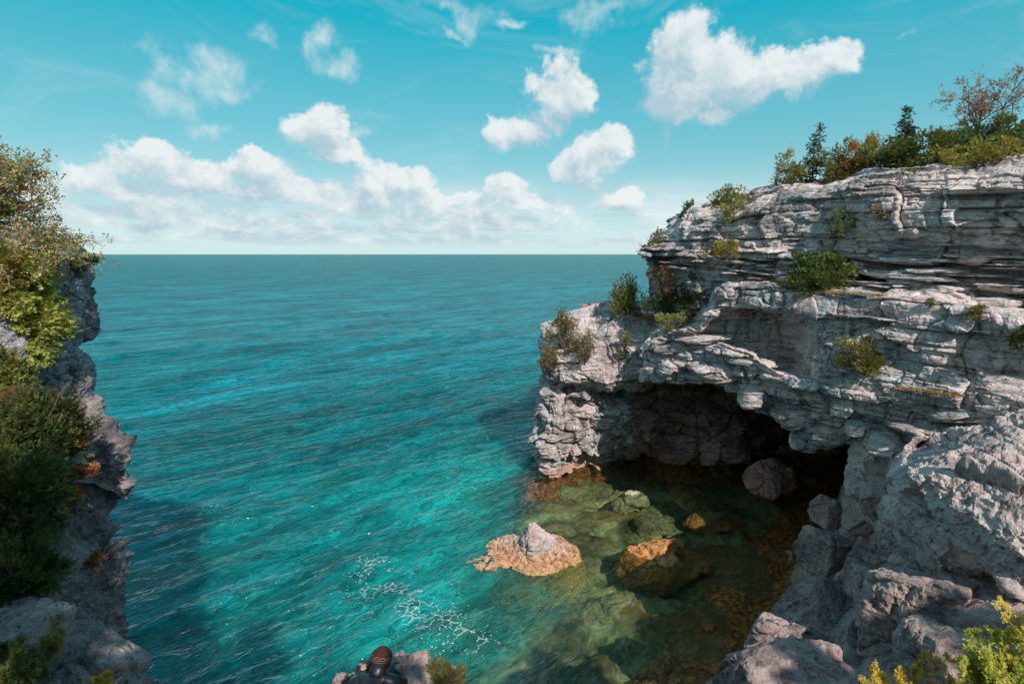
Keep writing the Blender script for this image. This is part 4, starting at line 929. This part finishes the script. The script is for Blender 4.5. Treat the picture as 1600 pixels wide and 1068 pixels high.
# ---- shrubs on the cliff face and the headland
def fb(px, py, w_, h_, Y, lab, pal, seed, **kw):
    b = W(px, py, Y); k = Y/880.
    return bush(kw.pop('name', 'cedar_shrub'), lab, b, (w_*k/2, w_*k/2*.8, h_*k), pal, seed, **kw)
fb(1280, 451, 84, 46, YU(1280)-.3, 'big bright green cedar bush on the middle ledge of the cliff', GREEN+[(.09,.13,.035),(.13,.16,.045)], 230, nc=52, per=70, leaf=.13, up=.7)
fb(1238, 449, 44, 14, YU(1238)-.4, 'low yellowish scrub at the left foot of the big ledge bush', YELL, 231, nc=14, per=30, leaf=.09)
fb(1348, 576, 70, 46, YM(1348)-.15, 'olive cedar bush hanging on the block face above the cave roof', OLIVE+YELL[:1], 232, nc=36, per=50, leaf=.10, hollow=.2)
fb(1310, 366, 40, 30, YU(1310)-.1, 'sage green bush in the dark notch under the cliff top', [(.13,.15,.08),(.10,.12,.06)], 233, nc=22, per=40, leaf=.09)
fb(1378, 342, 26, 22, YU(1378)-.1, 'small dry orange tuft beside the dark notch', [(.42,.24,.12),(.5,.3,.16)], 234, nc=12, per=30, leaf=.08, name='dry_shrub')
fb(1130, 404, 50, 22, YU(1130)-.4, 'yellow green shrub on the upper wall near its far end', OLIVE+YELL, 235, nc=20, per=40, leaf=.11)
fb(1027, 408, 46, 36, 23.2, 'dark olive shrub on the far tip of the upper cliff against the sea', GREEN+OLIVE+[(.2,.09,.04)], 236, nc=24, per=42, leaf=.12)
fb(1055, 462, 66, 60, 22.4, 'rusty orange bush in the hollow above the headland', RUST+[(.40,.20,.13)], 237, nc=32, per=26, leaf=.12, kind='leaf', hollow=.3, name='sumac_bush')
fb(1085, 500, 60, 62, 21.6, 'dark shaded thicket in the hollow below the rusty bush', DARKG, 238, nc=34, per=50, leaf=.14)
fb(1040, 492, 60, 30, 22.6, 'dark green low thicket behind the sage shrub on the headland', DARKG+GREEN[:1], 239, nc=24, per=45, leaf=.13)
fb(1054, 522, 58, 28, 21.3, 'pale sage green shrub at the brink of the overhang', [(.20,.21,.08),(.27,.27,.11),(.15,.17,.06)], 240, nc=26, per=42, leaf=.12, hollow=.3)
fb(972, 488, 56, 46, 24.6, 'feathery yellow green bush on the crest of the headland', OLIVE+YELL[:1]+[(.16,.17,.04)], 241, nc=36, per=48, leaf=.13, up=1.1, tips=[(.3,.16,.07)], tipf=.2)
fb(1003, 492, 34, 14, 24.4, 'small lime tuft right of the feathery crest bush', YELL[:1]+OLIVE, 242, nc=12, per=30, leaf=.10)
fb(880, 540, 52, 44, 24.0, 'brownish green bush on the outer corner of the headland', OLIVE+[(.24,.13,.05)], 243, nc=34, per=45, leaf=.11, tips=RUST, tipf=.2)
fb(860, 574, 36, 30, 24.0, 'smaller rust tinted bush below the outer corner bush', OLIVE+[(.28,.12,.05)], 244, nc=20, per=36, leaf=.10, tips=RUST, tipf=.3)
fb(917, 560, 50, 36, 23.5, 'grey green bush on the face of the headland block', [(.13,.14,.05),(.17,.16,.06),(.10,.10,.04)], 245, nc=28, per=38, leaf=.10, hollow=.25)
fb(976, 545, 24, 22, 23.3, 'small orange green tuft on the headland block, upper one', OLIVE+[(.36,.17,.05)], 246, nc=12, per=30, leaf=.08)
fb(972, 558, 26, 12, 23.2, 'small green tuft on the headland block, lower one', GREEN+OLIVE, 247, nc=10, per=28, leaf=.08)
fb(1103, 518, 18, 12, 20.4, 'tiny ochre tuft at the brink right of the sage shrub', YELL, 248, nc=8, per=24, leaf=.07)
fb(1520, 492, 36, 16, YM(1520)-.1, 'little green tuft on the middle ledge near the right edge', OLIVE+YELL, 249, nc=12, per=28, leaf=.07)
fb(1455, 476, 22, 8, YM(1455)-.05, 'small ochre moss tuft on the middle ledge', YELL, 250, nc=8, per=24, leaf=.05)
fb(1595, 545, 34, 36, YM(1595)-.2, 'dark green shrub in shade at the right edge of the cliff face', DARKG+GREEN, 251, nc=18, per=36, leaf=.08)
# dry grass on ledges
def grass(name, label, pts, n, h, pal, seed, lean=.5, wid=.006):
    R = np.random.RandomState(seed); V = []; F = []; C_ = []
    for i in range(n):
        k = R.randint(len(pts)-1); f = R.rand(); p = np.array(pts[k])*(1-f)+np.array(pts[k+1])*f+np.array([R.normal()*.08, R.normal()*.08, -.03])
        d = np.array([R.normal()*lean, R.normal()*lean, 1.]); L = h*(.5+R.rand()*.8); s = np.array([R.normal(), R.normal(), 0]); s /= np.linalg.norm(s); b = len(V)
        V += [p-s*wid, p+s*wid, p+d*L*.55+s*wid*.6, p+d*L+np.array([d[0], d[1], -.3])*L*.3]; F.append((b, b+1, b+2, b+3)); c = pal[R.randint(len(pal))]; C_ += [c]*4
    o = mesh_np(name, np.array(V), np.array(F), M_leaf, col=np.array(C_)*1.); tag(o, label, 'grass', kind='stuff'); return o
DRY = [(.42,.24,.08),(.5,.32,.12),(.34,.2,.07),(.38,.32,.1)]
grass('dry_grass', 'orange dry grass fringe on the middle ledge beside the big bush', [W(1250,457,YM(1250)+.2),W(1310,457,YM(1310)+.2),W(1380,462,YM(1380)+.2)], 1200, .10, DRY, 1)
grass('dry_grass', 'orange dry grass along the lower ledge above the huge boulder', [W(1405,606,YM(1405)-.2),W(1450,610,YM(1450)-.2),W(1500,617,YM(1500)-.25)], 900, .08, DRY, 2)
grass('dry_grass', 'rust coloured grass on top of the headland', [W(985,490,24.6),W(1010,500,24.2),W(1040,498,23.5)], 700, .16, DRY, 3)

# ---- left cliff plants
TIP = [(.36,.30,.08),(.30,.12,.05),(.34,.22,.10)]
limbtree('overhanging_tree', 'leafy tree with brown tinged leaves leaning out from the top left edge over the sea', W(-96, 368, 7.4), [((.45,.1,1.),.62),((.1,0,1),.65),((.9,.1,.6),.8),((1.,.1,.3),.85),((.95,.3,.12),.95),((.5,-.1,.6),.7),((.7,.3,.75),.7),((1,0,.05),.9),((.3,.2,.5),.6),((.8,0,.4),.75),((-.3,0,1),.7)],
         [(.27,.28,.10),(.36,.34,.14),(.46,.34,.15),(.50,.26,.13),(.17,.20,.07)], 260, leaf=.095, kind='broad', per=9, depthn=3, r0=.028, spread=.40, grav=.0, bark=M_greybark)
def lb(px, py, w_, h_, Y, lab, pal, seed, **kw): return fb(px, py, w_, h_, Y, lab, pal, seed, **kw)
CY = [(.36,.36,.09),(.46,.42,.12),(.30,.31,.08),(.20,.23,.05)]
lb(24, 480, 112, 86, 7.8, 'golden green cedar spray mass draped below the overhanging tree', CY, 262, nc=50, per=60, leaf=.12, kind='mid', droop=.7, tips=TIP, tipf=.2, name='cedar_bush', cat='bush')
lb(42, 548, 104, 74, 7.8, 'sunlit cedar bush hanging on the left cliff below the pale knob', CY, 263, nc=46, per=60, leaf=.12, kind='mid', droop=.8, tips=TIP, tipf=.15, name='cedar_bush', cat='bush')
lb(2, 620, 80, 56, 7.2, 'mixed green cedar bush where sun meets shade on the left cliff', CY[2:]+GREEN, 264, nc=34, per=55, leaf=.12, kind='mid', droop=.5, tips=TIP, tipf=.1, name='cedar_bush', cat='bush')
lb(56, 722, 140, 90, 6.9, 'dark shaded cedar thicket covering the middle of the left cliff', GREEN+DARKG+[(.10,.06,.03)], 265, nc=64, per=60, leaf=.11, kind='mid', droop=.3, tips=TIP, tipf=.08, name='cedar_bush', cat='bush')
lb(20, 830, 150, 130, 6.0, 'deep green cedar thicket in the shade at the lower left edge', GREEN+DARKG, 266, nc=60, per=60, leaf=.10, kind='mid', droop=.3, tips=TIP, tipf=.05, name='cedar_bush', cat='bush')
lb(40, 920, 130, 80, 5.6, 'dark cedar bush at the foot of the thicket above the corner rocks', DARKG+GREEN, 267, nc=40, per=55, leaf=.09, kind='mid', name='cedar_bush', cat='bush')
lb(118, 800, 24, 44, 7.0, 'rust red dead cedar twig on the dark left cliff', RUST, 268, nc=10, per=30, leaf=.07, name='dry_shrub')
lb(152, 890, 26, 22, 6.9, 'faded ochre tuft low on the dark left cliff', [(.2,.11,.04),(.14,.09,.03)], 269, nc=8, per=26, leaf=.06, name='dry_shrub')
lb(132, 420, 34, 26, 8.9, 'small dark green sprig at the seaward corner of the pale knob', DARKG+GREEN, 270, nc=8, per=24, leaf=.10)
lb(128, 745, 50, 14, 7.2, 'reddish dry needles on a ledge of the left cliff', RUST, 271, nc=12, per=24, leaf=.07, name='dry_shrub')
# ---- feathery cedar branches close to the camera
def cedar_branch(name, label, base, stems, pal, seed, leaf=.05, lab=None):
    """a branch of flat scaly sprays: main twigs, side sprays, each spray many small scales"""
    R = np.random.RandomState(seed); t = empty(name, base); tag(t, label, 'branch'); A = Acc(); P = []; D = []; U = []; S = []; C_ = []
    for (d, L) in stems:
        d = np.array(d, float); d /= np.linalg.norm(d); pts = bend((0, 0, 0), d*L, R, 9, .10); A.add(tube(pts, .004, .0012, 4))
        up = np.array([0, -.6, 1.])+R.normal(size=3)*.3
        c0 = np.array(pal[R.randint(len(pal))])
        for i in range(1, 9):
            for s in (-1, 1):
                for q in range(2):
                    c = pts[i]; side = np.cross(up, d)*s; dd = d*(.8+.3*R.rand())+side*(.8+.2*R.normal())+R.normal(size=3)*.15
                    dd /= np.linalg.norm(dd); l = L*.30*(1.15-i/10.)*(.7+.5*R.rand())
                    A.add(tube([c, c+dd*l*.6, c+dd*l], .0014, .0006, 3))
                    for k in range(6):
                        f = (k+.5)/6; P.append(c+dd*l*f); D.append(dd+R.normal(size=3)*.45); U.append(up+R.normal(size=3)*.2); S.append(leaf*(1.1-f*.4)*(.7+.5*R.rand())); C_.append(c0*(1+.22*R.normal()))
        for k in range(4): P.append(pts[-1]); D.append(d+R.normal(size=3)*.4); U.append(up); S.append(leaf); C_.append(c0)
    V, F = A.out(); mesh_np('twigs', V, F, M_greybark, t)
    V, F, Cv = place(TF['mid'], np.array(P), np.array(D), np.array(U), np.array(S), np.clip(np.array(C_), .004, .7), R); mesh_np('sprays', V, F, M_leaf, t, col=Cv); return t
GOLD = [(.68,.48,.07),(.60,.42,.07),(.66,.36,.07)]; LIME = [(.46,.46,.08),(.36,.40,.07),(.52,.47,.09)]
def stems(R, n, spread, L, main=(0, 0, 1)):
    return [((main[0]+R.normal()*spread, main[1]+R.normal()*spread*.5, main[2]+R.normal()*spread*.3), L*(.6+.5*R.rand())) for _ in range(n)]
R0 = np.random.RandomState(3)
cedar_branch('cedar_branch', 'golden cedar tips poking up at the bottom edge, left of the lime cedar', W(1410, 1095, 3.0), stems(R0, 11, .6, .34, (-.2, 0, .8)), GOLD, 281, leaf=.035)
cedar_branch('cedar_branch', 'tall golden cedar sprig leaning in from the bottom right corner', W(1640, 1050, 2.8), stems(R0, 9, .35, .42, (-.5, 0, .8)), GOLD+LIME[:1], 282, leaf=.04)
cedar_branch('cedar_branch', 'dense lime green cedar sprays filling the bottom right corner', W(1570, 1095, 2.7), stems(R0, 20, .7, .30, (-.05, 0, .8)), LIME, 283, leaf=.04)
cedar_branch('cedar_branch', 'green cedar sprays in the bottom left corner in front of the rocks', W(20, 1085, 2.7), stems(R0, 20, .6, .26, (.1, 0, .9)), [(.10,.15,.04),(.16,.19,.05),(.08,.11,.03)], 284, leaf=.04)
cedar_branch('cedar_branch', 'pale tipped cedar sprig reaching up beside the corner rock at left', W(60, 1040, 2.9), stems(R0, 6, .45, .22, (.35, 0, .9)), [(.22,.22,.07),(.30,.24,.08)], 285, leaf=.035)
cedar_branch('cedar_branch', 'single yellow cedar tip at the bottom edge near the left corner rock', W(165, 1085, 2.9), stems(R0, 3, .5, .12, (.2, 0, .9)), GOLD, 286, leaf=.03)

# ---- person on the rock at the bottom
prock = rockthing('rock', 'pinkish grey rock knoll on which the person sits', (-1.6, 6.45, 3.5), (1.0, 1.1, 1.32), M_slope, cat='rock', n=130, seed=131, planes=12, cut=.72, big=.15, ang=.8, mid=.14, small=.09, crack=.10, cs=.6)
fb(700, 1075, 60, 46, 6.6, 'wispy olive brown plant beside the sitting person rock', [(.17,.13,.05),(.12,.12,.04),(.10,.13,.04)], 290, nc=26, per=24, leaf=.10, kind='needle', up=1.4, name='wild_plant', cat='plant')

prs = empty('person', (-1.6, 6.0, 4.64)); tag(prs, 'person in a black jacket and brown patterned beanie crouching on the rock knoll', 'person')
def skin(name, verts, edges, radii, mat, lvl=2):
    me = bpy.data.meshes.new(name); me.from_pydata([tuple(np.array(v)-np.array(prs.location)) for v in verts], edges, []); o = bpy.data.objects.new(name, me); COL.objects.link(o); o.parent = prs
    md = o.modifiers.new('skin', 'SKIN'); md.use_smooth_shade = True
    for sv, r in zip(me.skin_vertices[0].data, radii): sv.radius = (r, r)
    me.skin_vertices[0].data[0].use_root = True
    o.modifiers.new('sub', 'SUBSURF').levels = lvl; o.modifiers['sub'].render_levels = lvl; me.materials.append(mat); return o
M_jkt = plain('black_jacket', (.014, .014, .018), .42, 1., 9, .5, .6); M_teal = plain('teal_sleeve', (.03, .10, .11), .35, .4, 18, .5, .6)
M_jean = plain('dark_trousers', (.03, .035, .05), .8); M_skin = plain('skin', (.45, .26, .19), .5, .1, 40, .08); M_hat = plain('brown_beanie', (.07, .02, .016), .95, .8, 90, .3); M_white = plain('pale_knit', (.34, .30, .27), .95, .6, 90, .15)
M_shoe = plain('dark_boot', (.03, .025, .02), .6)
hip = (-1.76, 5.74, 4.80); ch = (-1.70, 5.92, 5.05); nk = (-1.60, 6.03, 5.21)
body_v = [hip, (-1.74, 5.83, 4.92), ch, nk, (-1.56, 6.08, 5.31), (-1.555, 6.12, 5.37)]
skin('body', body_v, [(i, i+1) for i in range(5)], [.13, .13, .12, .055, .085, .085], M_skin)
skin('jacket', [hip, (-1.74, 5.83, 4.93), ch, (-1.64, 6.0, 5.15), (-1.85, 5.93, 5.13), (-1.93, 6.05, 4.98), (-1.86, 6.26, 5.02), (-1.38, 5.99, 5.13), (-1.30, 6.14, 4.98), (-1.40, 6.30, 5.02)],
     [(0, 1), (1, 2), (2, 3), (3, 4), (4, 5), (5, 6), (3, 7), (7, 8), (8, 9)], [.19, .185, .18, .11, .085, .07, .05, .085, .07, .05], M_jkt)
skin('jacket_shoulder', [(-1.80, 5.99, 5.19), (-1.86, 5.99, 5.14), (-1.90, 6.03, 5.07)], [(0, 1), (1, 2)], [.05, .062, .055], M_teal)
skin('trousers', [(-1.66, 5.76, 4.76), (-1.77, 5.86, 4.80), (-1.82, 6.20, 5.05), (-1.80, 6.34, 4.92), (-1.55, 5.87, 4.80), (-1.46, 6.24, 5.05), (-1.47, 6.38, 4.92)], [(0, 1), (1, 2), (2, 3), (0, 4), (4, 5), (5, 6)], [.15, .10, .07, .055, .10, .07, .055], M_jean)
for sx in (-1.80, -1.47): skin('boot', [(sx, 6.34, 5.0), (sx, 6.38, 4.97), (sx, 6.52, 4.96)], [(0, 1), (1, 2)], [.05, .05, .042], M_shoe, 1)
for sx, s_ in ((-1.85, 1), (-1.41, -1)):
    v = [(sx, 6.29, 5.03), (sx+.01*s_, 6.34, 5.03)]; e = [(0, 1)]; r = [.022, .032]
    for k, l in enumerate((.055, .065, .06, .048)):
        b = len(v); v += [(sx+(-.027+.018*k)*s_, 6.375, 5.035), (sx+(-.028+.019*k)*s_, 6.375+l*.6, 5.025), (sx+(-.028+.019*k)*s_, 6.375+l*.9, 4.995)]; e += [(1, b), (b, b+1), (b+1, b+2)]; r += [.010, .009, .008]
    b = len(v); v += [(sx+.035*s_, 6.34, 5.02), (sx+.05*s_, 6.365, 5.01)]; e += [(1, b), (b, b+1)]; r += [.011, .009]
    skin('hand', v, e, r, M_skin, 1)
skin('collar', [(-1.62, 5.99, 5.17), (-1.575, 6.04, 5.24), (-1.56, 6.075, 5.30)], [(0, 1), (1, 2)], [.12, .10, .097], M_jkt)
hv_, hf_ = cube_sphere(20); mesh_np('hair', hv_*np.array((.112, .112, .10))*(1+.06*fbm(hv_*9, 3, 2))[:, None]+np.array((-1.552, 6.10, 5.30))-np.array(prs.location), hf_, plain('dark_hair', (.03, .02, .015), .7, 1., 60, .4), prs)
hc = np.array((-1.55, 6.12, 5.345)); hv, hf = cube_sphere(28)
ax = np.array((.15, .25, .95)); ax /= np.linalg.norm(ax); keep = (hv@ax > -.12); nf = keep[hf].all(1)
hatv = hv*np.array((.124, .130, .114))*(1+.02*fbm(hv*6, 3, 5))[:, None]+hc-np.array(prs.location)
hat = mesh_np('beanie', hatv, hf[nf], M_hat, prs, True)
e1 = np.cross(ax, (1, 0, 0)); e1 /= np.linalg.norm(e1); e2 = np.cross(ax, e1); V = []; F = []
def ring(f, hh, wd, n=160):
    b = len(V)
    for i in range(n):
        a = i*6.2832/n; c = math.sqrt(max(0, 1-f(a)**2)); p = (e1*math.cos(a)+e2*math.sin(a))*c+ax*f(a); q = ax*wd
        for k in (-1, 1): V.append(tuple((p+q*k)*np.array((.124, .130, .114))*1.045+hc-np.array(prs.location)))
    for i in range(n): j = (i+1) % n; F.append((b+2*i, b+2*j, b+2*j+1, b+2*i+1))
ring(lambda a: .26+.13*abs(((a*11/6.2832) % 1)*2-1), 0, .018); ring(lambda a: .12+.04*abs(((a*16/6.2832) % 1)*2-1), 0, .014)
mesh_np('zigzag_band', V, F, M_white, prs); V = []; F = []
ring(lambda a: -.05, 0, .03); mesh_np('brim_stripe', V, F, plain('grey_knit', (.16, .12, .11), .95, .6, 90, .15), prs)
prs.location.z -= .08
# ---- unseen trees added behind the camera to shade the left cliff and near water
for i, (x, y, h) in enumerate(((-6.6, -2.4, 5.0), (-3.8, -2.0, 5.8), (-1.8, -2.0, 6.2), (.6, -3, 6.2), (2.8, -3.2, 4.6), (5.6, -3.0, 3.6), (8.5, -2.2, 4.6), (11.5, -2, 4.8))):
    conifer('cedar_tree', 'unseen cedar of the row added behind the viewpoint for its shade', (x, y, 8.4), h, 1.9, DARKG+GREEN, 300+i, tiers=20, per=10, leaf=.42, kind='small', dens=1.4)['group'] = 'shade cedars added behind the viewpoint'
